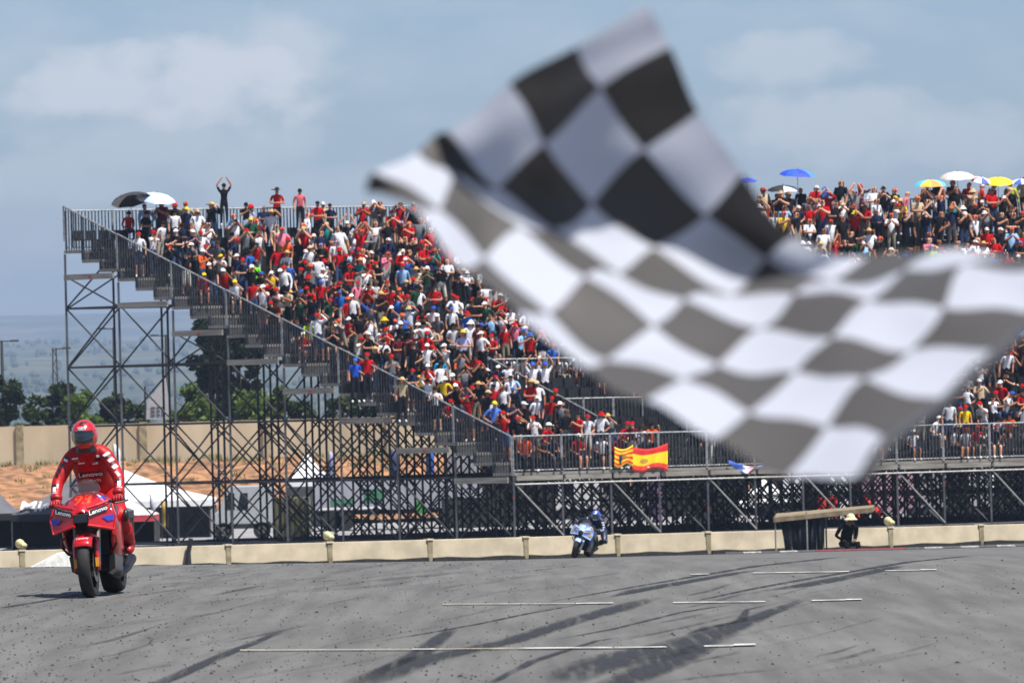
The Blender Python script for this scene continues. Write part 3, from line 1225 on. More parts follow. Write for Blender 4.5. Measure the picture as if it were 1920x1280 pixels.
rp = random.Random(21)
people = []
seats_empty, seats_full = [], MB()
for k in range(NROW):
    a = .35 + rp.uniform(0, .15)
    while a < LEN - .3:
        edge_gap = 1.5 if k > 20 else (.8 if rp.random() < .6 else .2)
        in_v = VA0 - .3 < a < VA1 + .3 and VR0 <= k < VR1
        in_gap = VA1 < a < VA1 + 6 and k < 9 and rp.random() < .55
        occ = .90 if k < 20 else (.80 if a < 12 else .97)
        cl = fbm(a / 2.2, k / 2.5, 77)
        if cl < .33:
            occ -= .4
        if k == 0 and a > 6:
            occ = .35
        if not in_v and not in_gap and a > edge_gap and rp.random() < occ:
            people.append(dict(k=k, a=a + rp.uniform(-.06, .06), fb=rp.uniform(-.08, .08)))
        elif a > 1.0 or k > 20:
            seats_empty.append((a, k))
        a += rp.uniform(.46, .58)
# look of each
for p in people:
    k = p['k']
    sit = rp.random() < (.85 if k == 0 else .30)
    if k >= 22:
        sit = rp.random() < .25
    ti = rp.choice([9, 9, 10, 11, 12]) if sit else rp.choice([0, 0, 1, 1, 2, 2, 3 if rp.random() < .5 else 0, 4, 4, 5, 6, 7, 8])
    p['t'] = ti
    p['shirt'] = pick(rp, SHIRTS)
    u = rp.random()
    p['hw'] = 'cap' if u < .56 else 'hair' if u < .76 else 'longhair' if u < .86 else 'bucket' if u < .95 else 'hat'
    cp = pick(rp, CAPS)
    if p['hw'] == 'hat':
        cp = ('straw', '#c9a468', 1)
    if p['hw'] in ('hair', 'longhair'):
        cp = ('dark', rp.choice(HAIRC), 1)
    p['cap'] = cp
    p['skin'] = rp.choice(SKINC)
    p['pants'] = rp.choice(PANTS)
    p['shorts'] = rp.random() < .5
    p['longs'] = rp.random() < .12
    p['s'] = rp.uniform(.94, 1.14)
    p['tilt'] = (rp.gauss(0, .09), rp.gauss(0, .08))
    p['yaw'] = TH + rp.gauss(-.08, .5)
    p['dz'] = .0
    if k >= 20 and p['a'] > 14:
        p['dz'] = rp.choice([.2, .42, .42, .5])
        if p['t'] >= 9:
            p['t'] = rp.choice([0, 1, 2, 4])


def special(xpx, k, **kw):
    a = a_at(xpx, k)
    people[:] = [q for q in people if not (q['k'] == k and abs(q['a'] - a) < .42)]
    d = dict(k=k, a=a, fb=0.0, t=0, shirt=('black', '#141416', 1), hw='hair', cap=('dark', '#17120e', 1), skin=SKINC[0], pants=PANTS[0], shorts=False, longs=False, s=1.0, yaw=TH, dz=0.0, sp=1)
    d.update(kw)
    people.append(d)


rd, wh, bk = ('red', '#ad0d13', 1), ('white', '#e0e0e4', 1), ('black', '#141416', 1)
special(419, 23, t=3, shirt=bk, dz=.85, desc='spectator in black shirt standing above the top rail, arms raised overhead')
special(460, 22, t=2, shirt=bk, dz=.45, pants='#c8ccd8', desc='clapping spectator in black top and pale trousers near the top rail')
special(518, 23, t=1, shirt=rd, hw='hat', cap=('dark', '#2b2824', 1), dz=.5, s=1.08, desc='spectator in red shirt and wide dark hat by the top rail')
special(545, 23, t=2, shirt=('beige', '#a79b84', 1), dz=.35, desc='clapping spectator in beige shirt right of the wide dark hat')
special(561, 23, t=0, shirt=('pink', '#c9626a', 1), dz=.6, desc='tall spectator in pinkish shirt standing above the top rail')
special(594, 22, t=1, shirt=rd, hw='cap', cap=bk, dz=.35, s=1.06, desc='spectator in red shirt and black cap, arms folded, near top rail')
special(617, 22, t=1, shirt=('navy', '#1c2440', 1), hw='cap', cap=bk, dz=.35, desc='spectator in navy shirt and black cap, arms folded, near top rail')
special(348, 22, t=0, shirt=('navy', '#1c2440', 1), hw='cap', cap=('yellow', '#e5c81f', 1), dz=.3, desc='spectator in navy shirt and bright yellow cap near top rail')
special(326, 22, t=0, shirt=wh, dz=.2)
special(240, 23, t=9, shirt=rd, dz=.25)
special(686, 7, t=8, shirt=rd, hw='cap', cap=rd, s=1.12, desc='big spectator in red shirt and red cap right behind the sloping rail')
special(664, 7, t=0, shirt=('blue', '#2350b8', 1), hw='cap', cap=('blue', '#2a66c8', 1))
special(866, 9, t=1, shirt=('lavender', '#b9b6dc', 1), hw='hat', cap=('yellow', '#d9b84a', 1), s=1.12, desc='tall spectator in lavender shirt and yellow straw hat')
special(752, 5, t=0, shirt=('beige', '#b3a184', 1), hw='hat', cap=('straw', '#d2b078', 1))
special(824, 7, t=0, shirt=('turquoise', '#2aa0d0', 1), desc='spectator in turquoise shirt amid the dark shirts')
special(475, 17, t=1, shirt=('lime green', '#6fe01a', 1), desc='spectator in bright lime green shirt in the upper left crowd')
special(997, 5, t=3, shirt=wh, hw='cap', cap=('blue', '#3560c0', 1), s=1.1, dz=.3, desc='spectator in white shirt, arms raised, left of the stairway rail')
special(1020, 5, t=3, shirt=wh, hw='cap', cap=('blue', '#2b4fb8', 1), s=1.1, dz=.3, desc='spectator in white shirt, arms raised, beside the stairway rail')
special(925, 2, t=8, shirt=('blue', '#4a74c8', 1), hw='cap', cap=('lime', '#c6d832', 1), s=1.12, desc='big spectator in blue shirt and lime cap, near the front corner')
special(983, 0, t=9, shirt=('orange', '#e5531b', 1), s=1.15, desc='spectator in bright orange shirt behind the front rail corner')
special(1808, 1, t=0, shirt=('yellow', '#e0b81f', 1), hw='cap', cap=rd, desc='spectator in yellow shirt and red cap behind the front rail')

for p in people:
    w = P(p['a'], (p['k'] + .42) * DEPTH + p['fb'], rowz(p['k']) + p['dz'])
    p['w'] = w
    p['px'] = proj(w + Vector((0, 0, 1.35 if p['t'] < 9 else 1.0)))
    p['vis'] = -30 < p['px'][0] < 1950 and not in_flag(*p['px'])
people.sort(key=lambda p: (p['k'], p['a']))
cnt = {}
for p in people:
    cnt[p['k']] = cnt.get(p['k'], 0) + 1
    p['n'] = cnt[p['k']]
order = sorted([p for p in people if p['vis'] and p['n'] <= len(ORD)], key=lambda p: (0 if 'sp' in p else 1, p['w'].y))
solo = {id(p) for p in order[:300]}


def place(V, p, extra=Vector((0, 0, 0))):
    c, s = math.cos(p['yaw']), math.sin(p['yaw'])
    Q = V * p['s']
    tx, ty = p.get('tilt', (0, 0))
    up_ = np.clip(Q[:, 2] - .5, 0, 2)
    Q = Q + np.stack([tx * up_, ty * up_ - .04 * up_, 0 * up_], 1)
    x, y = Q[:, 0] * c - Q[:, 1] * s, Q[:, 0] * s + Q[:, 1] * c
    return np.stack([x, y, Q[:, 2]], 1)


crowdV, crowdT, crowdC, nv = [], [], [], 0
for p in people:
    hd = TPL[p['t']][2]
    hv, ht = HW[p['hw']]
    hv = hv + np.array(hd) * np.array((1, 1, 1))
    args = [np.array(lin(c)) for c in (p['shirt'][1], p['skin'], p['pants'], random.choice(['#d8d8d8', '#222222', '#555555']))]
    if id(p) in solo:
        V, T, reg, tt = TPL[p['t']][0]
        C = body_cols(reg, tt, *args, p['shorts'], p['longs'])
        me = trimesh('person', place(V, p), T, C, clothm)
        o = link('person', me)
        o.location = p['w']
        hn = {'cap': 'cap', 'hair': 'hair', 'longhair': 'hair', 'bucket': 'hat', 'hat': 'hat'}[p['hw']]
        hm = trimesh(hn, place(hv, p), ht, np.tile(np.array(lin(p['cap'][1])), (len(ht), 1)), clothm)
        link(hn, hm, o)
        hdesc = {'cap': p['cap'][0] + ' cap', 'hair': 'no hat', 'longhair': 'no hat', 'bucket': p['cap'][0] + ' bucket hat', 'hat': p['cap'][0] + ' straw hat'}[p['hw']].replace('straw straw', 'straw')
        lab = p.get('desc') or '%s shirt, %s, %s, %s row from front, %s person from left' % (p['shirt'][0], hdesc, PWORD[p['t']], ORD[p['k']], ORD[p['n'] - 1])
        tag(o, lab, 'person', 'spectators on the grandstand')
    else:
        V, T, reg, tt = TPL[p['t']][1]
        C = body_cols(reg, tt, *args, p['shorts'], p['longs'])
        w = np.array(p['w'])
        crowdV += [place(V, p) + w, place(hv, p) + w]
        crowdT += [T + nv, ht + nv + len(V)]
        crowdC += [C, np.tile(np.array(lin(p['cap'][1])), (len(ht), 1))]
        nv += len(V) + len(hv)
crowd = link('crowd', trimesh('crowd', np.concatenate(crowdV), np.concatenate(crowdT), np.concatenate(crowdC), clothm))
crowd['kind'] = 'stuff'
tag(crowd, 'dense crowd filling the upper and right-hand rows of the grandstand', 'crowd')
for p in people:
    seat_shape(seats_full, p['a'], p['k'])
ne = 0
for (a, k) in sorted(seats_empty, key=lambda q: q[0]):
    w = proj(P(a, (k + .6) * DEPTH, rowz(k) + .5))
    if ne < 150 and -20 < w[0] < 1940 and not in_flag(*w):
        mb = MB()
        seat_shape(mb, a, k)
        obj('seat', mb, seatm, stand)
        ne += 1
    else:
        seat_shape(seats_full, a, k)
obj('seats', seats_full, seatm, stand, kind='stuff')

# umbrellas held over the crowd
def umbrella(xpx, ypx, wpx, k, cols, lab, tilt=(0, 0), squash=.34):
    a = a_at(xpx, k)
    base = P(a, (k + .45) * DEPTH, 0)
    top = px(xpx, ypx, base.y)
    Rr = wpx / 2 / FPX * base.y
    h = Rr * squash * 1.25
    t = thing('umbrella', lab, 'umbrella', (top.x, top.y, rowz(k) + .9), 0, 'umbrellas over the crowd')
    L = top.z - t.location.z
    rot = Matrix.Rotation(tilt[0], 3, 'X') @ Matrix.Rotation(tilt[1], 3, 'Y')
    n = 8
    cen = Vector((0, 0, L - h))
    for g in range(n):
        mb = MB()
        rings = []
        for q in range(5):
            f = q / 4
            ring = []
            for e in range(4):
                ang = 2 * math.pi * (g + e / 3) / n
                sag = .05 * Rr * (1 - abs(e - 1.5) / 1.5) * f
                r_ = Rr * math.sin(f * 1.42) / math.sin(1.42) - sag * .5
                ring.append(cen + rot @ Vector((r_ * math.cos(ang), r_ * math.sin(ang), h * math.cos(f * 1.42) + (sag if q == 4 else 0) * .8)))
            rings.append(ring)
        mb.loft(rings[::-1], False)
        cc = cols[g % len(cols)]
        o = obj('canopy_panel', mb, mat('umbrella_' + cc[1:], cc, .7, var=.06), t, smooth=True)
    mb = MB()
    mb.tube([(0, 0, 0), cen + rot @ Vector((0, 0, h + .06))], .012, 5)
    obj('pole', mb, dark_steel, t)


umbrella(247, 363, 78, 22, ['#e8e8ec', '#20211f', '#26262a', '#d8d8dc', '#1d1d20', '#33322e', '#222226', '#2a2a2c'], 'black and white panelled umbrella, leftmost on the stand', (R(-14), R(-10)))
umbrella(291, 362, 76, 22, ['#dfe6f2', '#a9b9d8'], 'pale blue and white striped umbrella beside the black and white one', (R(12), R(8)))
umbrella(1494, 317, 68, 23, ['#1f44b8', '#2450c4', '#1a3aa4', '#3f7fd8'], 'blue umbrella raised highest over the right-hand crowd', (R(8), R(4)))
umbrella(1468, 347, 62, 23, ['#1b1b1e', '#222226', '#dadade', '#e2e2e6'], 'black and white umbrella just below the raised blue one', (R(6), 0))
umbrella(1744, 337, 62, 23, ['#45b6d8', '#e8b53c', '#e0903c', '#58c3cf'], 'rainbow umbrella in turquoise and orange, left of the cream one', (R(8), 0))
umbrella(1795, 322, 66, 23, ['#cfc7bd', '#c4bab0', '#d6d0c8'], 'cream umbrella between the rainbow and the red-white-blue ones', (R(10), 0))
umbrella(1838, 332, 42, 23, ['#d06a78', '#e6e6ea', '#3a55b0', '#d8d8e2'], 'small red, white and blue umbrella left of the yellow one', (R(16), R(10)))
umbrella(1871, 333, 58, 23, ['#e6cf16', '#dcc412'], 'bright yellow umbrella near the right end of the stand', (R(14), 0))
umbrella(1914, 335, 44, 23, ['#e4e6ee', '#3a5cc0'], 'blue and white umbrella, rightmost on the stand', (R(10), R(-6)))
umbrella(1400, 334, 40, 23, ['#24389a', '#2c48b0'], 'dark blue umbrella partly behind the chequered flag', (R(8), 0))

# flags draped over the front rail
def draped(name, lab, x0, x1, ytop0, ytop1, ybot, m, folds=5, tri_=False):
    mb = MB()
    nx_, nz_ = 24, 10
    Yc = None
    for i in range(nx_ + 1):
        t = i / nx_
        for j in range(nz_ + 1):
            s = j / nz_
            x = x0 + (x1 - x0) * t
            sag = math.sin(math.pi * t)
            yt = ytop0 + (ytop1 - ytop0) * t + 7 * sag
            yb = ybot + 4 * math.sin(t * 7) - (0 if not tri_ else (ybot - ytop0 - 1) * abs(t - .45) / .55)
            y = yt + (yb - yt) * s
            # depth of the rail plane at this pixel column
            d = ray(x, y)
            k = d.x / d.y
            tt_ = (k * ORG.y - ORG.x) / (U.x - k * U.y)
            Y = ORG.y + U.y * tt_ - .12 - .05 * math.sin(t * folds * 6.28 + s * 2.2) * (.3 + s)
            mb.v.append(tuple(px(x, y, Y)))
            mb.uv[len(mb.v) - 1] = (t, 1 - s)
    for i in range(nx_):
        for j in range(nz_):
            a = i * (nz_ + 1) + j
            mb.f.append((a, a + 1, a + nz_ + 2, a + nz_ + 1))
            mb.m.append(0)
    o = obj(name, mb, m, smooth=True)
    so = o.modifiers.new('thickness', 'SOLIDIFY')
    so.thickness = .006
    return tag(o, lab, 'flag', 'flags on the front rail')


def flag_mat(name, bands, blot=None, horizontal=True, wob=0.0):
    """bands: (upper limit, colour) along the flag's v; blot: (u, v, radius, colour)"""
    m = bpy.data.materials.new(name)
    m.use_nodes = True
    nt = m.node_tree
    b = nt.nodes['Principled BSDF']
    b.inputs['Roughness'].default_value = .8
    uv = nt.nodes.new('ShaderNodeUVMap')
    uv.uv_map = 'UVMap'
    s = nt.nodes.new('ShaderNodeSeparateXYZ')
    nt.links.new(uv.outputs[0], s.inputs[0])
    src = s.outputs[1 if horizontal else 0]
    if wob:
        n = nt.nodes.new('ShaderNodeTexNoise')
        n.inputs['Scale'].default_value = 6
        nt.links.new(uv.outputs[0], n.inputs['Vector'])
        q = nt.nodes.new('ShaderNodeMath')
        q.operation = 'MULTIPLY_ADD'
        nt.links.new(n.outputs['Fac'], q.inputs[0])
        q.inputs[1].default_value = wob
        nt.links.new(src, q.inputs[2])
        src = q.outputs[0]
    r = nt.nodes.new('ShaderNodeValToRGB')
    r.color_ramp.interpolation = 'CONSTANT'
    nt.links.new(src, r.inputs[0])
    e = r.color_ramp.elements
    while len(e) > 1:
        e.remove(e[-1])
    e[0].position = 0
    e[0].color = (*lin(bands[0][1]), 1)
    for (pp, _), (_, c) in zip(bands, bands[1:]):
        q = e.new(pp)
        q.color = (*lin(c), 1)
    out = r.outputs[0]
    if blot:
        vd = nt.nodes.new('ShaderNodeVectorMath')
        vd.operation = 'DISTANCE'
        nt.links.new(uv.outputs[0], vd.inputs[0])
        vd.inputs[1].default_value = (blot[0], blot[1], 0)
        mr = nt.nodes.new('ShaderNodeMapRange')
        mr.inputs[1].default_value, mr.inputs[2].default_value, mr.inputs[3].default_value, mr.inputs[4].default_value = blot[2], blot[2] * .8, 0, .8
        nt.links.new(vd.outputs['Value'], mr.inputs[0])
        mx = nt.nodes.new('ShaderNodeMix')
        mx.data_type = 'RGBA'
        nt.links.new(mr.outputs[0], mx.inputs[0])
        nt.links.new(out, mx.inputs[6])
        mx.inputs[7].default_value = (*lin(blot[3]), 1)
        out = mx.outputs[2]
    nt.links.new(out, b.inputs['Base Color'])
    return m


yel, red_ = '#e8bf16', '#d0261c'
draped('draped_flag', 'yellow flag with red stripes draped over the front rail', 1152, 1187, 837, 833, 873,
       flag_mat('striped_flag', [(.14, yel), (.25, red_), (.38, yel), (.49, red_), (.62, yel), (.73, red_), (.86, yel), (.94, red_), (1, yel)], (.5, .5, .16, '#7a5a30'), wob=.06), 2)
draped('draped_flag', 'red and yellow banded flag with crest draped over the front rail', 1186, 1252, 838, 830, 881,
       flag_mat('banded_flag', [(.26, '#e04030'), (.72, '#eacb14'), (1, '#cc1f1c')], (.33, .45, .13, '#a8742c')), 3)
draped('draped_flag', 'blue flag with white and pink print hanging from the front deck', 1366, 1446, 862, 872, 888,
       flag_mat('blue_flag', [(.5, '#3b63b8'), (.62, '#d8dae8'), (.8, '#c0566e'), (1, '#3f68bc')], (.6, .4, .3, '#d4c2cc'), horizontal=False, wob=.3), 2, True)

# ================================================================== MOTORCYCLES AND RIDERS
def text_mb(s, size, m3, shear=0.0, bold=0.0):
    """lettering as mesh: local x right, y up, mapped by function m3(x, y)"""
    cu = bpy.data.curves.new('t', 'FONT')
    cu.body, cu.size, cu.shear, cu.offset = s, size, shear, bold
    cu.align_x, cu.align_y = 'CENTER', 'CENTER'
    cu.resolution_u = 3
    o = bpy.data.objects.new('t', cu)
    COL.objects.link(o)
    dg = bpy.context.evaluated_depsgraph_get()
    me = bpy.data.meshes.new_from_object(o.evaluated_get(dg))
    mb = MB()
    mb.v = [tuple(m3(v.co.x, v.co.y)) for v in me.vertices]
    mb.f = [tuple(p.vertices) for p in me.polygons]
    mb.m = [0] * len(mb.f)
    bpy.data.objects.remove(o)
    bpy.data.meshes.remove(me)
    bpy.data.curves.remove(cu)
    return mb


def bvh_of(o):
    me = o.data
    return BVHTree.FromPolygons([v.co.copy() for v in me.vertices], [tuple(p.vertices) for p in me.polygons])


def onto(bvh, p, d, off=.003):
    p, d = Vector(p), Vector(d).normalized()
    h = bvh.ray_cast(p - d * .6, d)
    if h[0] is None:
        q = bvh.find_nearest(p)
        return q[0] - d * off
    return h[0] - d * off


def patch(bvh, c, ex, ey, w, h, d, off=.003, n=5, skew=0.0):
    """flat decal of w x h laid onto a surface, seen along d"""
    ex, ey, c = Vector(ex).normalized(), Vector(ey).normalized(), Vector(c)
    mb = MB()
    for j in range(n + 1):
        for i in range(n + 1):
            u, v = i / n - .5, j / n - .5
            mb.v.append(tuple(onto(bvh, c + ex * (u * w + v * skew) + ey * v * h, d, off)))
    for j in range(n):
        for i in range(n):
            a = j * (n + 1) + i
            mb.f.append((a, a + 1, a + n + 2, a + n + 1))
            mb.m.append(0)
    return mb


def ptext(bvh, s, size, c, ex, ey, d, off=.005, bold=0.0, shear=.0):
    ex, ey, c = Vector(ex).normalized(), Vector(ey).normalized(), Vector(c)
    return text_mb(s, size, lambda x, y: onto(bvh, c + ex * x + ey * y, d, off), shear, bold)


black_m = mat('black_carbon', '#17171a', .4, var=.2, coat=.3)
rubber_m = mat('tyre_rubber', '#1c1b1b', .75, var=.25, scale=20)
metal_m = mat('bare_metal', '#8a8680', .35, metal=.9)
white_p = mat('white_print', '#e6e6e8', .4)


def wheel(parent, c, r, w, rim_col):
    root = bpy.data.objects.new('wheel', None)
    COL.objects.link(root)
    root.parent = parent
    root.location = c
    mb = MB()
    rings = []
    N = 40
    prof = [(-.40, .76), (-.48, .84), (-.46, .92), (-.34, .972), (-.17, .994), (0, 1.0), (.17, .994), (.34, .972), (.46, .92), (.48, .84), (.40, .76)]
    for k in range(N):
        t = 2 * math.pi * k / N
        rings.append([(x * w, r * q * math.cos(t), r * q * math.sin(t)) for x, q in prof])
    rings.append(rings[0])
    mb.loft(rings, False)
    obj('tyre', mb, rubber_m, root, smooth=True)
    mb = MB()
    rr = r * .76
    for s in (-1, 1):
        mb.loft([[(s * w * .38, q * math.cos(2 * math.pi * k / 28), q * math.sin(2 * math.pi * k / 28)) for k in range(28)] for q in (rr, rr * .93)])
    mb.loft([[(x * w, rr * .95 * math.cos(2 * math.pi * k / 28), rr * .95 * math.sin(2 * math.pi * k / 28)) for k in range(28)] for x in (-.38, .38)])
    for k in range(5):
        t = 2 * math.pi * k / 5
        for dt in (-.13, .13):
            mb.tube([(0, .05 * math.cos(t), .05 * math.sin(t)), (0, rr * .96 * math.cos(t + dt), rr * .96 * math.sin(t + dt))], .013, 5)
    mb.tube([(-w * .55, 0, 0), (w * .55, 0, 0)], .045, 12)
    obj('rim', mb, rim_col, root)
    for s in (-1, 1):
        mb = MB()
        x = s * (w * .5 + .012)
        mb.loft([[(x, q * math.cos(2 * math.pi * k / 28), q * math.sin(2 * math.pi * k / 28)) for k in range(28)] for q in (r * .52, r * .34)])
        obj('brake_disc', mb, metal_m, root)
    return root


def motorcycle(name, lab, M, pal, number, word, grp):
    t = thing(name, lab, 'motorcycle', M=M, group=grp)
    body, accent, band, dec1, dec2, numc = (pal[k] for k in ('body', 'accent', 'band', 'dec1', 'dec2', 'num'))
    wheel(t, (0, 0, .283), .283, .120, pal['rim'])
    wheel(t, (0, 1.41, .31), .31, .19, pal['rim'])

    def ring(y, zt, w, zm, zb, wb):
        half = [(0, zt), (.35 * w, zt - .008), (.68 * w, zt - .035 - .10 * (zt - zm)), (.90 * w, zm + .5 * (zt - zm) - .015), (w, zm), (.985 * w, (zm * .6 + zb * .4)), (.9 * w + .1 * wb, zm * .25 + zb * .75), (wb, zb)]
        return [(-x, y, z) for x, z in reversed(half)] + [(x, y, z) for x, z in half[1:]]
    mb = MB()
    mb.loft([ring(-.150, .775, .072, .735, .668, .062), ring(-.12, .80, .085, .74, .664, .07), ring(-.06, .845, .108, .76, .66, .085), ring(.02, .895, .142, .785, .655, .11),
             ring(.12, .935, .178, .815, .64, .15), ring(.24, .95, .205, .825, .60, .185), ring(.36, .945, .225, .81, .54, .205)], False)
    nose = obj('nose_fairing', mb, body, t, smooth=True)
    so = nose.modifiers.new('thickness', 'SOLIDIFY')
    so.thickness = .008
    bn = bvh_of(nose)
    mb = MB()
    mb.hexa([(-.062, -.165, .672), (.062, -.165, .672), (.05, .02, .68), (-.05, .02, .68), (-.070, -.152, .755), (.070, -.152, .755), (.055, .02, .75), (-.055, .02, .75)])
    obj('air_intake', mb, black_m, t, bevel=.008)
    # windscreen bubble
    mb = MB()
    rings = []
    for (y, z0, z1, w) in ((.045, .905, .915, .12), (.10, .925, .965, .135), (.17, .94, 1.015, .14), (.25, .955, 1.05, .135), (.33, .965, 1.06, .12)):
        rings.append([(w * math.cos(a), y + .02 * abs(math.cos(a)), z0 + (z1 - z0) * math.sin(a)) for a in np.linspace(0, math.pi, 13)])
    mb.loft(rings, False)
    g = bpy.data.materials.get('smoked_screen') or bpy.data.materials.new('smoked_screen')
    g.use_nodes = True
    pb = g.node_tree.nodes['Principled BSDF']
    pb.inputs['Base Color'].default_value = (.06, .055, .06, 1)
    pb.inputs['Roughness'].default_value = .05
    pb.inputs['Alpha'].default_value = .30
    sc_ = obj('windscreen', mb, g, t, smooth=True)
    so = sc_.modifiers.new('thickness', 'SOLIDIFY')
    so.thickness = .004
    # number and stickers on the nose
    F = (0, 1, -.25)
    obj('race_number', ptext(bn, number, .165, (0.0, -.02, .880), (1, 0, 0), (0, .35, 1), F, .006, .004, .12), numc, nose)
    for s in (-1, 1):
        obj('sticker', patch(bn, (s * .155, .1, .905), (s * .6, 0, -.62), (s * .6, 0, .75), .085, .05, F, .004), dec1, nose)
        obj('sticker', patch(bn, (s * .128, .1, .925), (s * .6, 0, -.62), (s * .6, 0, .75), .05, .016, F, .006), white_p, nose)
        obj('sticker', patch(bn, (s * .172, .1, .868), (s * .6, 0, -.62), (s * .6, 0, .75), .06, .02, F, .006), dec2, nose)
        # winglets
        w = MB()
        a = [(s * .070, -.165, .655), (s * .272, -.055, .600), (s * .292, -.02, .715), (s * .235, -.045, .806), (s * .070, -.155, .766)]
        bk_ = [(x * .98, y + .035, z + .004) for x, y, z in a]
        n = len(w.v)
        w.v += a + bk_
        for f in ((0, 1, 2, 3, 4) if s > 0 else (4, 3, 2, 1, 0), (9, 8, 7, 6, 5) if s > 0 else (5, 6, 7, 8, 9)):
            w.f.append(f)
            w.m.append(0)
        for i in range(5):
            w.f.append((i, i + 5, (i + 1) % 5 + 5, (i + 1) % 5))
            w.m.append(0)
        w.tube([(s * .060, -.172, .650), (s * .17, -.12, .622), (s * .275, -.06, .592)], [.013, .014, .012], 8)
        w.tube([(s * .060, -.145, .800), (s * .145, -.105, .82), (s * .238, -.04, .848)], [.016, .018, .014], 8)
        w.tube([(s * .275, -.06, .592), (s * .296, -.02, .715), (s * .265, .02, .82)], .009, 6)
        wo = obj('winglet', w, body, t)
        Q = lambda u, v, o_: Vector((s * .072, -.158, .768)).lerp(Vector((s * .232, -.05, .812)), u) + Vector((s * .003, -.006, -.048)) * v + Vector((s * .003, -.011, .002)) * o_
        mb = MB()
        mb.quad(Q(.04, -.1, 1), Q(.98, -.1, 1), Q(.98, 1, 1), Q(.04, 1, 1))
        obj('band', mb, band, wo)
        tm = text_mb(word, .053, lambda x, y, s=s: Q(.5 + s * x / .165, .45 - y / .046, 1.8), 0, .0012)
        obj('lettering', tm, white_p, wo)
        mb = MB()
        mb.quad(Vector(a[2]) + Vector((-s * .012, -.03, .012)), Vector(a[2]) + Vector((-s * .11, -.085, -.002)), Vector(a[2]) + Vector((-s * .06, -.062, -.045)), Vector(a[2]) + Vector((-s * .006, -.03, -.035)))
        obj('sticker', mb, dec1, wo)
        # side fairing
        mb = MB()
        rings = []
        for (y, zt, zb, x0, x1, x2) in ((.20, .78, .50, .212, .218, .20), (.30, .80, .36, .236, .240, .185), (.45, .80, .25, .242, .236, .15), (.65, .74, .22, .232, .225, .14), (.85, .62, .24, .20, .20, .14)):
            zs = [zt, zt * .7 + zb * .3, zt * .35 + zb * .65, zb]
            rings.append([(s * x0, y, zs[0]), (s * (x0 + .012), y, zs[1]), (s * x1, y, zs[2]), (s * x2, y, zs[3])])
        mb.loft(rings if s < 0 else [r[::-1] for r in rings], False)
        sf = obj('side_fairing', mb, pal.get('side', body), t, smooth=True)
        so = sf.modifiers.new('thickness', 'SOLIDIFY')
        so.thickness = .01
        # lower side wing loop and duct
        mb = MB()
        mb.tube([(s * .205, .22, .56), (s * .245, .19, .53), (s * .25, .19, .47), (s * .205, .24, .40), (s * .165, .28, .38)], .012, 6)
        obj('side_wing', mb, accent, t)
        mb = MB()
        mb.hexa([(s * .13, .30, .20), (s * .2, .30, .24), (s * .19, .8, .2), (s * .1, .8, .16), (s * .15, .27, .36), (s * .21, .27, .38), (s * .2, .8, .34), (s * .15, .8, .34)])
        obj('belly_pan', mb, black_m, t, bevel=.01)
        # fork leg and its guard, brake caliper
        mb = MB()
        mb.tube([(s * .095, 0, .29), (s * .10, .17, .74)], .026, 8)
        obj('fork_leg', mb, metal_m, t)
        mb = MB()
        mb.loft([[(s * (.098 + .022 * math.cos(q)), -.028 + y0 + .04 * math.sin(q), z) for q in np.linspace(0, 2 * math.pi, 9)[:-1]] for y0, z in ((0, .24), (0, .30), (.0, .40), (.02, .47), (.05, .53))], True, True)
        fg = obj('fork_guard', mb, body, t, smooth=True)
        mb = MB()
        mb.quad((s * .084, -.071, .275), (s * .113, -.064, .275), (s * .113, -.064, .355), (s * .084, -.071, .355))
        obj('sticker', mb, pal['patch'], fg)
        # handlebar, grip, lever guard
        mb = MB()
        mb.tube([(s * .14, .30, .83), (s * .22, .27, .845), (s * .35, .30, .84)], .013, 8)
        hb = obj('handlebar', mb, black_m, t)
        mb = MB()
        mb.tube([(s * .23, .275, .845), (s * .345, .30, .84)], .019, 8)
        obj('grip', mb, rubber_m, hb)
        mb = MB()
        mb.tube([(s * .37, .30, .84), (s * .36, .22, .83), (s * .27, .18, .825)], .009, 6)
        obj('lever_guard', mb, black_m, hb)
        mb = MB()
        mb.tube([(s * .12, 1.0, .36), (s * .25, 1.0, .36)], .014, 6)
        obj('foot_peg', mb, metal_m, t)
        mb = MB()
        mb.tube([(s * .11, .75, .42), (s * .12, 1.1, .36), (s * .13, 1.42, .31)], [.04, .035, .03], 8)
        obj('swingarm', mb, black_m, t)
    # fender round the front tyre
    mb = MB()
    rings = []
    for q in np.linspace(R(38), R(150), 12):
        rr = .303
        rings.append([(x, -rr * math.cos(q) * k_, .283 + rr * math.sin(q) * k_) for x, k_ in ((-.085, .86), (-.078, .95), (-.045, 1.0), (0, 1.012), (.045, 1.0), (.078, .95), (.085, .86))])
    mb.loft(rings, False)
    fe = obj('front_fender', mb, body, t, smooth=True)
    so = fe.modifiers.new('thickness', 'SOLIDIFY')
    so.thickness = .006
    bf = bvh_of(fe)
    obj('lettering', ptext(bf, word, .036, (0, -.17, .535), (1, 0, 0), (0, .5, .85), (0, 1, -.45), .006), white_p, fe)
    # radiator, engine, tank, seat, tail, exhaust
    mb = MB(); mb.box((0, .40, .52), (.16, .03, .15)); obj('radiator', mb, black_m, t, bevel=.01)
    mb = MB(); mb.box((0, .42, .74), (.17, .10, .09)); obj('inner_duct', mb, black_m, t, bevel=.01)
    mb = MB(); mb.box((0, .68, .42), (.15, .22, .2)); obj('engine', mb, mat('engine_block', '#26262a', .5, metal=.4), t, bevel=.03)
    mb = MB()
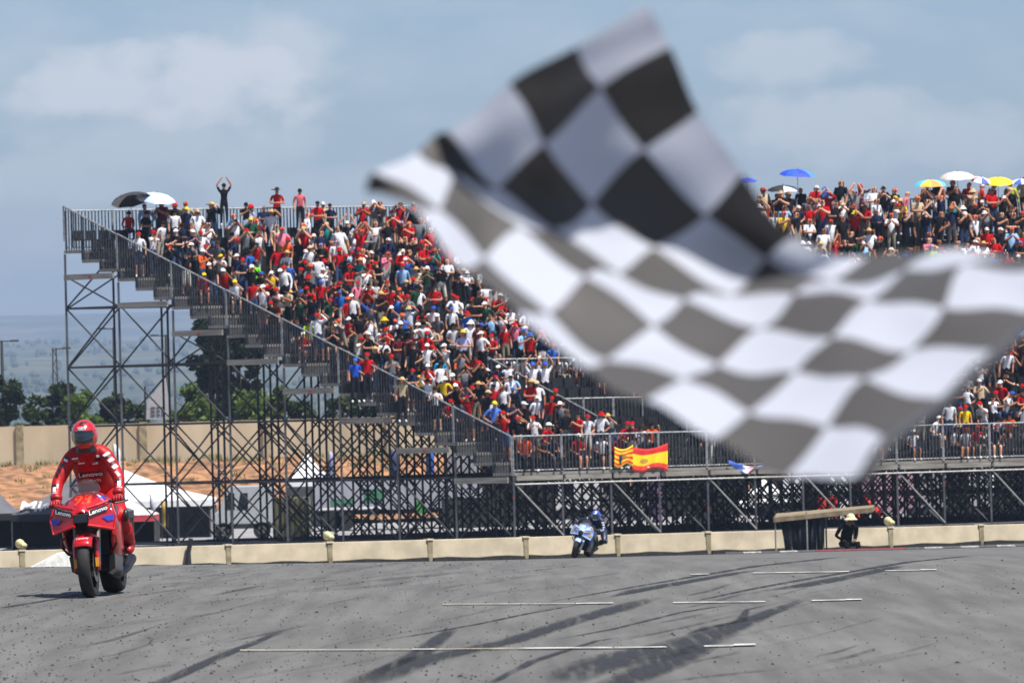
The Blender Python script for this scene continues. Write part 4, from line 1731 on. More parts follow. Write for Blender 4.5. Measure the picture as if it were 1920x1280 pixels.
    mb.loft([[(w * math.cos(q), y, zc + h * math.sin(q)) for q in np.linspace(0, 2 * math.pi, 15)[:-1]] for y, w, zc, h in ((.40, .12, .82, .08), (.5, .17, .83, .12), (.68, .17, .82, .13), (.85, .12, .79, .1), (.95, .08, .77, .06))], True, True)
    obj('fuel_tank', mb, body, t, smooth=True)
    mb = MB(); mb.box((0, 1.05, .80), (.12, .2, .03)); obj('seat', mb, rubber_m, t, bevel=.02)
    mb = MB()
    mb.loft([[(w * math.cos(q), y, zc + h * math.sin(q)) for q in np.linspace(0, 2 * math.pi, 13)[:-1]] for y, w, zc, h in ((.95, .1, .76, .06), (1.2, .13, .84, .07), (1.5, .1, .92, .06), (1.68, .04, .96, .03))], True, True)
    obj('tail_unit', mb, body, t, smooth=True)
    mb = MB()
    mb.tube([(.08, .55, .22), (.14, .8, .17), (.17, 1.1, .22), (.19, 1.35, .3)], [.03, .035, .045, .05], 10)
    obj('exhaust', mb, mat('burnt_steel', '#3d3834', .4, metal=.8), t, smooth=True)
    mb = MB()
    mb.tube([(-.07, .6, .2), (-.13, .85, .16), (-.15, 1.15, .24), (-.16, 1.3, .3)], [.03, .035, .04, .045], 10)
    obj('exhaust', mb, metal_m, t, smooth=True)
    return t


def rider(lab, M, J, pal, word, chest_text, badge, helm_rot, grp):
    """one continuous suited body, with helmet, gloves and boots as clothing"""
    RR = dict(hip=(.15, .13), spine=(.135, .12), chest=(.155, .125), neck=(.075, .075), sh=(.078, .078), el=(.056, .060), wr=(.042, .045), hi=(.105, .11), kn=(.08, .085), an=(.055, .055), ua=(.068, .068), fa=(.054, .054), th=(.1, .1), ca=(.068, .07), head=(.07, .08), hump=(.09, .09))
    seg = [('hip', 'spine', ''), ('spine', 'chest', ''), ('chest', 'neck', ''), ('neck', 'head', '')]
    for s in 'LR':
        A, B, C = (Vector(J[n + s]) for n in ('sh', 'el', 'wr'))
        J['ua' + s] = tuple(A.lerp(B, .5))
        J['fa' + s] = tuple(B.lerp(C, .45))
        H, K, N = (Vector(J[n + s]) for n in ('hi', 'kn', 'an'))
        J['th' + s] = tuple(H.lerp(K, .5))
        J['ca' + s] = tuple(K.lerp(N, .4))
        seg += [('chest', 'sh' + s, ''), ('sh' + s, 'ua' + s, ''), ('ua' + s, 'el' + s, ''), ('el' + s, 'fa' + s, ''), ('fa' + s, 'wr' + s, ''),
                ('hip', 'hi' + s, ''), ('hi' + s, 'th' + s, ''), ('th' + s, 'kn' + s, ''), ('kn' + s, 'ca' + s, ''), ('ca' + s, 'an' + s, '')]
    V, T, _, _ = skin_mesh(J, seg, RR, 'hip', 2)
    me = bpy.data.meshes.new('person')
    me.from_pydata(V.tolist(), [], T.tolist())
    me.materials.append(pal['suit'])
    me.polygons.foreach_set('use_smooth', [True] * len(me.polygons))
    o = link('person', me)
    o.matrix_world = M
    tag(o, lab, 'person', grp)
    bv = bvh_of(o)
    hd = Vector(J['head']) + Vector(pal.get('hoff', (0, -.02, .075)))
    rot = helm_rot
    # helmet shell, visor, badge
    mb = MB()
    rings = []
    for i in range(15):
        tt = math.pi * i / 14
        zz = math.cos(tt)
        rings.append([])
        for j in range(24):
            u = 2 * math.pi * j / 24
            sx, sy = math.sin(tt) * math.cos(u), math.sin(tt) * math.sin(u)
            x, y, z = .120 * sx, .145 * sy, .145 * zz
            if sy < 0 and zz < -.1:
                y *= 1.06 + .12 * min(1, -zz * 1.6)
                x *= 1 - .12 * min(1, -zz)
            if zz < -.8:
                z = -.116 - .012 * (-zz - .8)
            rings[-1].append(tuple(hd + rot @ Vector((x, y, z))))
    mb.loft(rings[::-1], True)
    he = obj('helmet', mb, pal['helm'], o, smooth=True)
    bh = bvh_of(he)
    fw = rot @ Vector((0, 1, 0))
    rx, rz = rot @ Vector((1, 0, 0)), rot @ Vector((0, 0, 1))
    obj('visor', patch(bh, hd + rz * -.008, rx, rz, .214, .114, fw, .004, 10), pal['visor'], he, smooth=True)
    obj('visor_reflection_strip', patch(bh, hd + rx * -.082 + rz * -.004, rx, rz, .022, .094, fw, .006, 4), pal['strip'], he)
    obj('badge', patch(bh, hd + rz * .072, rx, rz, .07, .026, fw, .005, 4), white_p, he)
    obj('lettering', ptext(bh, badge, .024, hd + rz * .072, rx, rz, fw, .007, .0004), black_m, he)
    obj('crown_mark', patch(bh, hd + rz * .118 + rx * .01, rx, rz, .055, .022, fw, .005, 4, .02), pal['mark'], he)
    obj('chin_panel', patch(bh, hd + rz * -.095, rx, rz, .10, .022, fw, .005, 5), pal['chin'], he)
    mb = MB()
    c = Vector(J['neck']) + Vector((0, -.03, .02))
    mb.loft([[c + Vector((r_ * math.cos(q), r_ * .9 * math.sin(q) - dz * .3, dz)) for q in np.linspace(0, 2 * math.pi, 17)[:-1]] for r_, dz in ((.100, -.045), (.094, -.01), (.078, .03))])
    obj('collar', mb, black_m, o, smooth=True)
    # suit prints
    fy = (0, 1, 0)
    ch, sp_ = Vector(J['chest']), Vector(J['spine'])
    up = (ch - sp_).normalized()
    if chest_text:
        obj('chest_band', patch(bv, sp_.lerp(ch, .42), (1, 0, 0), up, .25, .07, fy, .004, 8), pal['band'], o)
        obj('chest_lettering', ptext(bv, word, .074, sp_.lerp(ch, .43), (1, 0, 0), up, fy, .007, .0008), white_p, o)
        obj('chest_lettering', ptext(bv, chest_text, .045, sp_.lerp(ch, .1), (1, 0, 0), up, fy, .007, .0008), white_p, o)
        for (dx, du, w, h, m) in ((-.11, .125, .055, .020, white_p), (-.095, .09, .05, .014, pal['gold']), (-.06, .06, .06, .014, white_p), (.10, .13, .03, .03, white_p), (.09, .085, .05, .022, black_m), (.065, .045, .05, .022, white_p), (.055, .048, .03, .010, black_m)):
            obj('patch', patch(bv, ch + Vector((dx, 0, 0)) + up * (du - .05), (1, 0, 0), up, w, h, fy, .004 if m is white_p else .006, 4), m, o)
    for s, k in (('L', 1), ('R', -1)):
        A, B, C = (Vector(J[n + s]) for n in ('sh', 'el', 'wr'))
        ax = (B - A).normalized()
        for (f0, f1, w, m, dx) in (((.04, .13, .06, pal['arm1'], .02), (.15, .21, .06, black_m, .02), (.25, .36, .05, pal['arm1'], .03), (.40, .46, .06, black_m, .03), (.50, .62, .045, pal['arm1'], .03), (.72, .92, .028, pal['arm2'], .02)) if k > 0 else ((.05, .11, .055, black_m, .02), (.13, .20, .04, pal['arm1'], .02), (.26, .40, .035, black_m, .034), (.43, .58, .033, black_m, .034), (.61, .74, .030, black_m, .034))):
            c = A.lerp(B, (f0 + f1) / 2) + Vector((k * dx, 0, 0))
            obj('sleeve_print', patch(bv, c, ax.cross(Vector(fy)), ax, w, (f1 - f0) * (B - A).length, fy, .004, 4, .01), m, o)
        ax2 = (C - B).normalized()
        for (f, w, h, m) in ((.12, .075, .05, black_m), (.3, .03, .06, white_p), (.62, .05, .05, pal['arm2'])):
            c = B.lerp(C, f) + Vector((k * .012, 0, 0))
            obj('sleeve_print', patch(bv, c, ax2.cross(Vector(fy)), ax2, w, h, fy, .004, 4), m, o)
        # glove: palm, four curled fingers, thumb
        W = Vector(J['wr' + s])
        Hn = Vector(J['ha' + s])
        mb = MB()
        mb.tube([C.lerp(B, .22), C.lerp(B, .06), W], [.058, .052, .042], 10)
        mb.ell(W.lerp(Hn, .5) + Vector((0, .012, .012)), (.052, .04, .026), 10, 6)
        for q in range(4):
            x = Hn.x + k * (-.036 + .024 * q)
            ln = (.92, 1.05, 1.0, .82)[q]
            mb.tube([(x, Hn.y + .045, Hn.z + .026), (x, Hn.y - .012 * ln, Hn.z + .034), (x, Hn.y - .034 * ln, Hn.z + .010), (x, Hn.y - .022 * ln, Hn.z - .018), (x, Hn.y + .002, Hn.z - .024)], [.012, .0125, .0115, .0105, .008], 7)
        mb.tube([(Hn.x - k * .045, Hn.y + .05, Hn.z + .0), (Hn.x - k * .058, Hn.y + .02, Hn.z - .012), (Hn.x - k * .05, Hn.y - .012, Hn.z - .02)], [.016, .0145, .010], 7)
        obj('glove', mb, pal['glove'], o, smooth=True)
        # boot and knee slider
        Nn = Vector(J['an' + s])
        K = Vector(J['kn' + s])
        mb = MB()
        mb.tube([K.lerp(Nn, .45), K.lerp(Nn, .75), Nn + Vector((0, .01, 0)), Nn + Vector((k * .005, .0, -.05))], [.078, .072, .062, .05], 10)
        mb.tube([Nn + Vector((0, .03, -.045)), Nn + Vector((k * .01, -.07, -.06)), Nn + Vector((k * .02, -.16, -.075))], [.05, .046, .03], 10)
        obj('boot', mb, pal['boot'], o, smooth=True)
        mb = MB()
        mb.ell(K + Vector((k * .06, -.03, 0)), (.03, .05, .06), 10, 6)
        obj('knee_slider', mb, black_m, o, smooth=True)
    mb = MB()
    mb.ell(Vector(J['chest']) + Vector((0, .12, .09)), (.1, .13, .09), 12, 8)
    obj('back_hump', mb, pal['suit'], o, smooth=True)
    return o


red_paint = mat('red_racing_paint', '#b60a12', .3, var=.05, coat=.7)
pc = px(170, 1103, 51)
Lc = Vector((pc.x, 51, G(pc.x, 51)))
MR = Matrix.Translation(Lc) @ Matrix.Rotation(R(-4.8), 4, 'Z') @ Matrix.Rotation(R(-4.0), 4, 'Y')
redpal = dict(body=red_paint, accent=mat('dark_red_carbon', '#5a1418', .4), band=black_m, dec1=mat('blue_print', '#2a3fb0', .4), dec2=mat('rose_print', '#d88a90', .4), num=mat('orange_print', '#f0451c', .4),
              rim=mat('dark_rim', '#2a2a2c', .4, metal=.5), patch=mat('amber_print', '#d89a1c', .4))
motorcycle('motorcycle', 'red racing motorcycle with winglets coming head-on down the track', MR, redpal, '93', 'Lenovo', None)
suit = mat('red_leather', '#a60c12', .5, var=.12, scale=16, bump=.25, spec=.3)
J = dict(hip=(0, .93, .90), spine=(0, .83, 1.02), chest=(0, .66, 1.20), neck=(0, .55, 1.325), head=(0, .52, 1.38))
for s, k in (('L', 1), ('R', -1)):
    J.update({'sh' + s: (k * .150, .60, 1.290), 'el' + s: (k * .285, .46, 1.04), 'wr' + s: (k * .285, .325, .89), 'ha' + s: (k * .285, .283, .848),
              'hi' + s: (k * .12, .93, .88), 'kn' + s: (k * .245, .56, .70), 'an' + s: (k * .235, .98, .45)})
helmr = mat('red_helmet', '#c0181a', .2, var=.05, coat=1)
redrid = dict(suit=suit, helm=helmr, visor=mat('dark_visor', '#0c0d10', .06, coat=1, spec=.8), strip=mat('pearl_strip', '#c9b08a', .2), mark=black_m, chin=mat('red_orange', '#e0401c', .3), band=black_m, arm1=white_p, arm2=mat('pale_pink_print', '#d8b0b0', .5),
              glove=mat('red_glove', '#98101a', .5, bump=.2, scale=30), boot=mat('red_boot', '#98101a', .4), gold=mat('gold_print', '#c08030', .4))


def rider_call(lab, M, J, pal, *rest):
    """hands are clothing geometry only: keep them out of the skinned skeleton"""
    global skin_mesh
    hands = {k: J[k] for k in ('haL', 'haR')}
    base = skin_mesh

    def sm(J2, seg, rad, root, sub):
        return base({k: v for k, v in J2.items() if k not in hands}, seg, rad, root, sub)
    skin_mesh = sm
    try:
        return rider(lab, M, dict(J), pal, *rest)
    finally:
        skin_mesh = base


rider_call('rider in red leathers and red helmet sitting upright on the red motorcycle', MR, J, redrid, 'Lenovo', 'DUCATI', 'SHOEI', Matrix.Rotation(R(4), 3, 'X'), None)

# second motorcycle, farther away, leaning into the bend
pc = px(1076, 1043, 148)
Lc = Vector((pc.x, 148, G(pc.x, 148)))
MBk = Matrix.Translation(Lc) @ Matrix.Rotation(R(-15), 4, 'Z') @ Matrix.Rotation(R(20), 4, 'Y')
pale = mat('pale_blue_paint', '#a9c0ee', .3, var=.05, coat=1)
blupal = dict(body=pale, side=mat('slate_blue_paint', '#4a5c90', .3, coat=.7), accent=mat('navy_carbon', '#20284a', .4), band=mat('navy_print', '#1f2a60', .4), dec1=mat('yellow_print', '#e8b42a', .4), dec2=mat('blue_print', '#2a3fb0', .4), num=mat('bright_blue_print', '#1f5fd0', .4),
              rim=mat('dark_rim', '#2a2a2c', .4, metal=.5), patch=white_p)
motorcycle('motorcycle', 'pale blue and white racing motorcycle leaning in front of the concrete barrier', MBk, blupal, '73', 'Gresini', None)
J = dict(hip=(.16, .98, .88), spine=(.17, .82, .98), chest=(.16, .58, 1.08), neck=(.14, .43, 1.13), head=(.135, .38, 1.15))
for s, k in (('L', 1), ('R', -1)):
    J.update({'sh' + s: (.15 + k * .165, .50, 1.10), 'el' + s: (.06 + k * .37, .42, .88), 'wr' + s: (k * .315, .325, .88), 'ha' + s: (k * .308, .283, .848),
              'hi' + s: (.16 + k * .12, .98, .86), 'kn' + s: ((.50, .62, .62) if k > 0 else (-.2, .58, .70)), 'an' + s: (k * .235, .98, .45)})
navy = mat('navy_leather', '#1d2440', .45, var=.15, bump=.1)
blurid = dict(suit=navy, helm=mat('blue_helmet', '#2352b4', .2, coat=1), visor=mat('dark_visor', '#0c0d10', .06), strip=mat('yellow_print', '#e8b42a', .4), mark=mat('rose_print', '#d88a90', .4), chin=white_p, band=white_p, arm1=white_p,
              arm2=mat('pale_blue_paint', '#a9c0ee', .3), glove=black_m, boot=mat('olive_boot', '#6a6430', .5), gold=white_p, hoff=(0, -.06, .06))
rider_call('rider in navy leathers and blue helmet hanging off the pale blue motorcycle', MBk, J, blurid, '', '', '', Matrix.Rotation(R(-14), 3, 'Y') @ Matrix.Rotation(R(6), 3, 'X'), None)

# ================================================================== CHEQUERED FLAG
FN = [[(1212, 10), (1256, 92), (1308, 200), (1392, 330), (1488, 446), (1627, 477), (1758, 474), (1905, 476), (2050, 470)],
      [(1080, 86), (1126, 172), (1208, 286), (1322, 395), (1437, 490), (1560, 526), (1695, 511), (1811, 506), (1960, 500)],
      [(955, 158), (1021, 264), (1110, 380), (1228, 474), (1369, 543), (1490, 550), (1628, 562), (1768, 569), (1928, 594)],
      [(838, 248), (932, 348), (1037, 434), (1158, 505), (1284, 567), (1426, 620), (1558, 625), (1707, 662), (1868, 650)],
      [(782, 284), (856, 340), (977, 427), (1097, 516), (1226, 613), (1345, 679), (1492, 706), (1621, 713), (1763, 746)],
      [(702, 322), (822, 381), (908, 487), (1028, 589), (1137, 670), (1282, 712), (1404, 762), (1550, 799), (1656, 820)],
      [(684, 368), (768, 386), (868, 497), (970, 590), (1098, 690), (1212, 753), (1342, 828), (1474, 885), (1606, 896)]]
FD = [[7.033, 7.129, 7.194, 7.185, 7.198, 7.267, 7.214, 7.144, 7.075], [7.046, 7.149, 7.235, 7.278, 7.268, 7.186, 7.118, 7.05, 6.987], [7.02, 7.118, 7.205, 7.215, 7.172, 7.096, 7.024, 6.954, 6.898],
      [7.11, 7.13, 7.139, 7.114, 7.07, 7.01, 6.938, 6.871, 6.801], [7.11, 7.08, 7.053, 7.008, 6.971, 6.919, 6.856, 6.785, 6.718], [7.02, 6.985, 6.965, 6.92, 6.876, 6.821, 6.764, 6.704, 6.631],
      [7.03, 6.95, 6.859, 6.809, 6.769, 6.716, 6.669, 6.613, 6.537]]
NODE = [[px(*FN[j][i], FD[j][i]) for i in range(9)] for j in range(7)]


def cr(p0, p1, p2, p3, t):
    return ((p1 * 2) + (p2 - p0) * t + (p0 * 2 - p1 * 5 + p2 * 4 - p3) * t * t + (p1 * 3 - p0 - p2 * 3 + p3) * t ** 3) * .5


def at_row(row, u):
    n = len(row)
    i = min(n - 2, int(u))
    t = u - i
    g = lambda k: row[k] if 0 <= k < n else (row[0] * 2 - row[1] if k < 0 else row[-1] * 2 - row[-2])
    return cr(g(i - 1), g(i), g(i + 1), g(i + 2), t)


SUBD = 10
fb = MB()
NI, NJ = 8 * SUBD, 6 * SUBD
for j in range(NJ + 1):
    for i in range(NI + 1):
        col = [at_row(NODE[r], i / SUBD) for r in range(7)]
        p = at_row(col, j / SUBD)
        u, v = i / SUBD, j / SUBD
        wr = .009 * math.sin(u * 2.4 - v * 3.1 + 1.2 * math.sin(v * 1.1)) + .006 * math.sin(u * 5.2 + v * 2.2 + math.sin(u))
        fb.v.append(tuple(p + Vector((0, wr, wr * .5))))
for j in range(NJ):
    for i in range(NI):
        a = j * (NI + 1) + i
        fb.f.append((a, a + 1, a + NI + 2, a + NI + 1))
        fb.m.append((i // SUBD + j // SUBD) % 2)


def cloth_mat(name, c, trans):
    m = bpy.data.materials.new(name)
    m.use_nodes = True
    nt = m.node_tree
    b = nt.nodes['Principled BSDF']
    b.inputs['Base Color'].default_value = (*lin(c), 1)
    b.inputs['Roughness'].default_value = .6
    b.inputs['Sheen Weight'].default_value = .15
    t = nt.nodes.new('ShaderNodeBsdfTranslucent')
    t.inputs['Color'].default_value = (*lin(c), 1)
    ms = nt.nodes.new('ShaderNodeMixShader')
    ms.inputs[0].default_value = trans
    nt.links.new(b.outputs[0], ms.inputs[1])
    nt.links.new(t.outputs[0], ms.inputs[2])
    nt.links.new(ms.outputs[0], nt.nodes['Material Output'].inputs[0])
    tc_ = nt.nodes.new('ShaderNodeTexCoord')
    n = nt.nodes.new('ShaderNodeTexNoise')
    n.inputs['Scale'].default_value = 9
    nt.links.new(tc_.outputs['Object'], n.inputs['Vector'])
    bp = nt.nodes.new('ShaderNodeBump')
    bp.inputs['Strength'].default_value = .25
    bp.inputs['Distance'].default_value = .02
    nt.links.new(n.outputs['Fac'], bp.inputs['Height'])
    nt.links.new(bp.outputs[0], b.inputs['Normal'])
    return m


flag_root = thing('chequered_flag', 'large black and white chequered flag waving close to the camera', 'flag', tuple(NODE[6][8]))
fl = Vector(NODE[6][8])
fb.v = [tuple(Vector(v) - fl) for v in fb.v]
obj('cloth', fb, [cloth_mat('white_flag_cloth', '#b9bdc9', .38), cloth_mat('black_flag_cloth', '#3a3735', .12)], flag_root, smooth=True)
# rolled hem sleeve along the pole side, with the pole inside
hem = MB()
hp = [NODE[j][8] - fl for j in range(7)]
hem.tube([hp[j] + Vector((.006, 0, -.004)) for j in range(1, 7)], .008, 8)
obj('hem', hem, cloth_mat('dark_hem_cloth', '#33343c', .1), flag_root, smooth=True)
d = (hp[1] - hp[5]).normalized()
pm = MB()
pm.tube([hp[2] + Vector((.006, 0, -.004)), hp[1] + Vector((.006, 0, -.004)), hp[1] + d * .9], .007, 8)
obj('flagpole', pm, mat('pale_wood', '#a98f68', .6), flag_root)

# ================================================================== MARSHAL SHELTER AND MARSHAL
sb = px(1500, 1040, 180)
sb.z = G(sb.x, 180)
sh = thing('marshal_shelter', 'small marshal shelter with tilted tan roof and dark tarpaulin sides by the barrier', 'shelter', tuple(sb))


def lp(x, y, Y):
    return px(x, y, Y) - sb


mb = MB()
a, b, c, d_ = lp(1450, 970, 179.2), lp(1636, 951, 179.4), lp(1640, 946, 181.6), lp(1456, 962, 181.6)
dn = Vector((0, 0, -.15))
mb.hexa([a + dn, b + dn, c + dn, d_ + dn, a, b, c, d_])
obj('roof', mb, mat('tan_board', '#8d7f66', .9, scale=3, col2='#6a5c44'), sh)
tarp = mat('dark_tarpaulin', '#3f4146', .6, scale=2.5, col2='#26272b', bump=.4)
mb = MB()
n = 12
for (x0, x1, xb0, xb1) in ((1462, 1512, 1478, 1512), (1514, 1546, 1514, 1546)):
    base = len(mb.v)
    for i in range(n + 1):
        t = i / n
        for zt in (0, 1):
            xx = (x0 + (x1 - x0) * t) * (1 - zt) + (xb0 + (xb1 - xb0) * t) * zt
            yy = 972 - 5 * t if zt == 0 else 1046
            mb.v.append(tuple(lp(xx, yy, 179.6 + .10 * math.sin(t * 14 + zt))))
    for i in range(n):
        q = base + i * 2
        mb.f.append((q, q + 1, q + 3, q + 2))
        mb.m.append(0)
o = obj('tarpaulin', mb, tarp, sh, smooth=True)
o.modifiers.new('thickness', 'SOLIDIFY').thickness = .02
mb = MB()
for i in range(9):
    t = i / 8
    for zt in (0, 1):
        q = lp(1465 + 6 * zt, 975, 181.3).lerp(lp(1544, 968, 181.3), t)
        mb.v.append((q.x, q.y + .05 * math.sin(t * 9), q.z if zt == 0 else 0))
for i in range(8):
    mb.f.append((i * 2, i * 2 + 1, i * 2 + 3, i * 2 + 2))
    mb.m.append(0)
o = obj('back_tarpaulin', mb, tarp, sh, smooth=True)
o.modifiers.new('thickness', 'SOLIDIFY').thickness = .02
for (x, Y, col_) in ((1453, 179.3, 0), (1512, 179.3, 0), (1548, 181.4, 0), (1600, 181.4, 0)):
    q = lp(x, 960, Y)
    top = lp(x, 966 - (x - 1453) * .1, Y).z
    mb = MB()
    mb.tube([(q.x, q.y, 0), (q.x, q.y, top)], .03, 6)
    obj('post', mb, mat('grey_post', '#8e8c86', .7), sh)
# kerb of red and white blocks at the far track edge
kerb = bpy.data.objects.new('kerb', None)
COL.objects.link(kerb)
kp = [px(x, 1040, 172) for x in range(1360, 2000, 34)]
kerb.location = (kp[0].x, 172, G(kp[0].x, 172))
kerb['kind'] = 'structure'
for i, (p, q) in enumerate(zip(kp, kp[1:])):
    x0, x1 = p.x - kerb.location.x + .005, q.x - kerb.location.x - .005
    zz = G(p.x, 172) - kerb.location.z
    mb = MB()
    mb.hexa([(x0, -.25, zz - .05), (x1, -.25, zz - .05), (x1, .25, zz - .05), (x0, .25, zz - .05), (x0, -.2, zz + .02), (x1, -.2, zz + .02), (x1, .25, zz + .05), (x0, .25, zz + .05)])
    obj('kerb_block', mb, mat('kerb_red', '#7a3030', .8, var=.3) if 5 <= i <= 9 else (mat('kerb_white', '#9a9994', .8, var=.35, scale=9) if i % 2 else mat('kerb_dark', '#4a4a4c', .8, var=.25)), kerb)
# crouching marshal
J = pose('lap', 'lap', True, .5)
V, T, reg, tt = skin_mesh(J, SEG, RAD, 'hip', 1)
C = body_cols(reg, tt, np.array(lin('#141417')), np.array(lin('#8a6a50')), np.array(lin('#101013')), np.array(lin('#151515')), False, True)
mp = px(1581, 1030, 181)
o = link('person', trimesh('person', V * np.array((1.45, 1.3, 1.12)) - np.array((0, 0, .30)) * (V[:, 2:3] > .3), T, C, clothm))
o.location = (mp.x, 178.2, G(mp.x, 178.2) - .02)
o.rotation_euler = (0, 0, R(20))
tag(o, 'marshal in black clothes and pale hat sitting low beside the tan-roofed shelter', 'person')
hv, ht = HW['bucket']
h = link('hat', trimesh('hat', hv * 1.45 + np.array(J['head']) * np.array((1.45, 1.3, 1.12)) + np.array((0, 0, -.29)), ht, np.tile(np.array(lin('#cfc6a0')), (len(ht), 1)), clothm), o)

# white foam wedge in front of the barrier
q = px(100, 1054, 170)
mb = MB()
w = .62
mb.hexa([(-1.0, -.4, 0), (.55, -.4, 0), (.55, .4, 0), (-1.0, .4, 0), (.15, -.3, .56), (.5, -.3, .58), (.5, .3, .58), (.15, .3, .56)])
o = obj('foam_wedge', mb, mat('white_foam', '#dcdad4', .8, scale=6, bump=.3), bevel=.03)
o.location = (q.x, 170, G(q.x, 170))
tag(o, 'white sloping foam wedge on the track edge behind the red motorcycle', 'barrier block')
# black marker post in the barrier line, right of the red motorcycle
q = barpt(352)
mb = MB()
mb.tube([(0, -.3, 0), (.02, -.3, .5), (.12, -.3, .95)], [.12, .08, .07], 8)
o = obj('marker_post', mb, mat('black_plastic', '#1c1c1e', .6))
o.location = (q.x, q.y, G(q.x, q.y))
tag(o, 'short crooked black post before the barrier, right of the red motorcycle', 'post')

# ================================================================== BEHIND THE STAND
def yz(x, y, Y):
    return px(x, y, Y)


def bx(name, x0, y0, x1, y1, Y, D, m, parent=None, dY=0.0, bevel=0):
    """upright box whose near face spans these pixels at depth Y"""
    a, b = px(x0, y1, Y), px(x1, y0, Y)
    o_ = parent.location if parent else Vector((0, 0, 0))
    mb = MB()
    mb.hexa([(a.x - o_.x, Y - o_.y, a.z - o_.z), (b.x - o_.x, Y - o_.y, a.z - o_.z), (b.x - o_.x, Y + D - o_.y, a.z - o_.z), (a.x - o_.x, Y + D - o_.y, a.z - o_.z),
             (a.x - o_.x, Y - o_.y, b.z - o_.z), (b.x - o_.x, Y - o_.y, b.z - o_.z), (b.x - o_.x, Y + D - o_.y, b.z - o_.z), (a.x - o_.x, Y + D - o_.y, b.z - o_.z)])
    return obj(name, mb, m, parent, bevel=bevel)


def tent(lab, x0, x1, yap, yeave, Y, D, roof, side, xap=None, grp='tents behind the barrier', ybase=None, text=None, skirt=None):
    """peaked event tent: pyramid roof, valance, legs"""
    e0, e1 = px(x0, yeave, Y), px(x1, yeave, Y)
    ap = px(xap if xap is not None else (x0 + x1) / 2, yap, Y + D / 2)
    gz = G((e0.x + e1.x) / 2, Y) + .01
    cx = (e0.x + e1.x) / 2
    t = thing('tent', lab, 'tent', (cx, Y, gz), 0, grp)
    o_ = Vector((cx, Y, gz))
    ez = (e0.z + e1.z) / 2 - gz
    hw = (e1.x - e0.x) / 2
    A = ap - o_
    mb = MB()
    cs = [Vector((-hw, 0, ez)), Vector((hw, 0, ez)), Vector((hw, D, ez)), Vector((-hw, D, ez))]
    rings = []
    for f in (0, .35, .7, .93, 1):
        sag = -.10 * math.sin(math.pi * f) * (A.z - ez)
        rings.append([c_.lerp(A, f) + Vector((0, 0, sag)) for c_ in cs])
    mb.loft(rings, True)
    ro = obj('roof', mb, roof, t)
    if text:
        q0 = cs[0].lerp(A, .12)
        q1 = cs[1].lerp(A, .12)
        dirx = (q1 - q0).normalized()
        upv = (A - Vector((A.x, 0, ez)))
        upv = Vector((0, upv.y, upv.z)).normalized()
        nn = dirx.cross(upv).normalized()
        mid = q0.lerp(q1, text[2])
        obj('lettering', text_mb(text[0], text[1], lambda x, y: mid + dirx * x + upv * (y + .12) + nn * (.12), .1, .012), white_p, ro)
    mb = MB()
    for i in range(4):
        a, b = cs[i], cs[(i + 1) % 4]
        dz = Vector((0, 0, -.28))
        mb.quad(a + dz, b + dz, b, a)
    obj('valance', mb, roof if skirt is None else skirt, t)
    for c_ in cs:
        mb = MB()
        k = Vector((c_.x * .98, c_.y * .96 + .05, 0))
        mb.tube([k, Vector((k.x, k.y, ez))], .035, 6)
        obj('leg', mb, metal_m, t)
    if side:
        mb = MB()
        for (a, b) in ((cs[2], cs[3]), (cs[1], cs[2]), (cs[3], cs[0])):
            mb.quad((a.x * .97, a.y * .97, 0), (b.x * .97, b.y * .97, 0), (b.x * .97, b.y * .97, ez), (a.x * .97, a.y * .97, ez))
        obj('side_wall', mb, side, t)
    return t


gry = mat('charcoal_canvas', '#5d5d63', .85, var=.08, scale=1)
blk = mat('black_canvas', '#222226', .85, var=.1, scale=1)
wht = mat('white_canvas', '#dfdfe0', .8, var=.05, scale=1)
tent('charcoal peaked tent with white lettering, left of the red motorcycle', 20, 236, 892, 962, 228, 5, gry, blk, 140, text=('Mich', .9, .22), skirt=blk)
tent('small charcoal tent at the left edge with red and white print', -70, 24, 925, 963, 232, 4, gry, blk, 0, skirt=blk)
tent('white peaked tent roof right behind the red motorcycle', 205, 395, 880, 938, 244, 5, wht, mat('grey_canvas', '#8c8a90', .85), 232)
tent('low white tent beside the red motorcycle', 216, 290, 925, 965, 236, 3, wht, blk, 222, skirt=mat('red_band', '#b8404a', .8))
tent('steep white pointed tent behind the scaffold', 536, 620, 846, 900, 262, 3.2, wht, wht, 574)
tent('white pointed marquee under the right half of the stand', 1385, 1485, 884, 940, 262, 5, wht, None, 1430)
tent('broad white marquee behind the right end of the stand', 1780, 1960, 868, 930, 264, 6, wht, mat('grey_canvas', '#8c8a90', .85), 1870)


def feather(lab, x, y0, y1, w, Y, c, lean=0):
    a = px(x, y1, Y)
    gz = G(a.x, Y)
    t = thing('feather_flag', lab, 'banner', (a.x, Y, gz), 0, 'upright banners')
    top = px(x + lean, y0, Y).z - gz
    bot = px(x, y1, Y).z - gz
    W = w / FPX * Y
    lx = lean / FPX * Y
    mb = MB()
    mb.tube([(0, 0, 0), (lx * .9, 0, top)], .02, 5)
    obj('pole', mb, dark_steel, t)
    mb = MB()
    N = 10
    for i in range(N + 1):
        f = i / N
        z = bot + (top - bot) * f
        ww = W * (1 if f < .75 else math.sqrt(max(.05, 1 - ((f - .75) / .25) ** 2)))
        for s in (0, 1):
            mb.v.append((lx * .9 * (z / top) + s * ww, .04 + .05 * math.sin(f * 6 + s), z))
    for i in range(N):
        mb.f.append((i * 2, i * 2 + 1, i * 2 + 3, i * 2 + 2))
        mb.m.append(0)
    o = obj('banner_cloth', mb, mat('banner_' + c[1:], c, .8, var=.1), t, smooth=True)
    o.modifiers.new('thickness', 'SOLIDIFY').thickness = .01


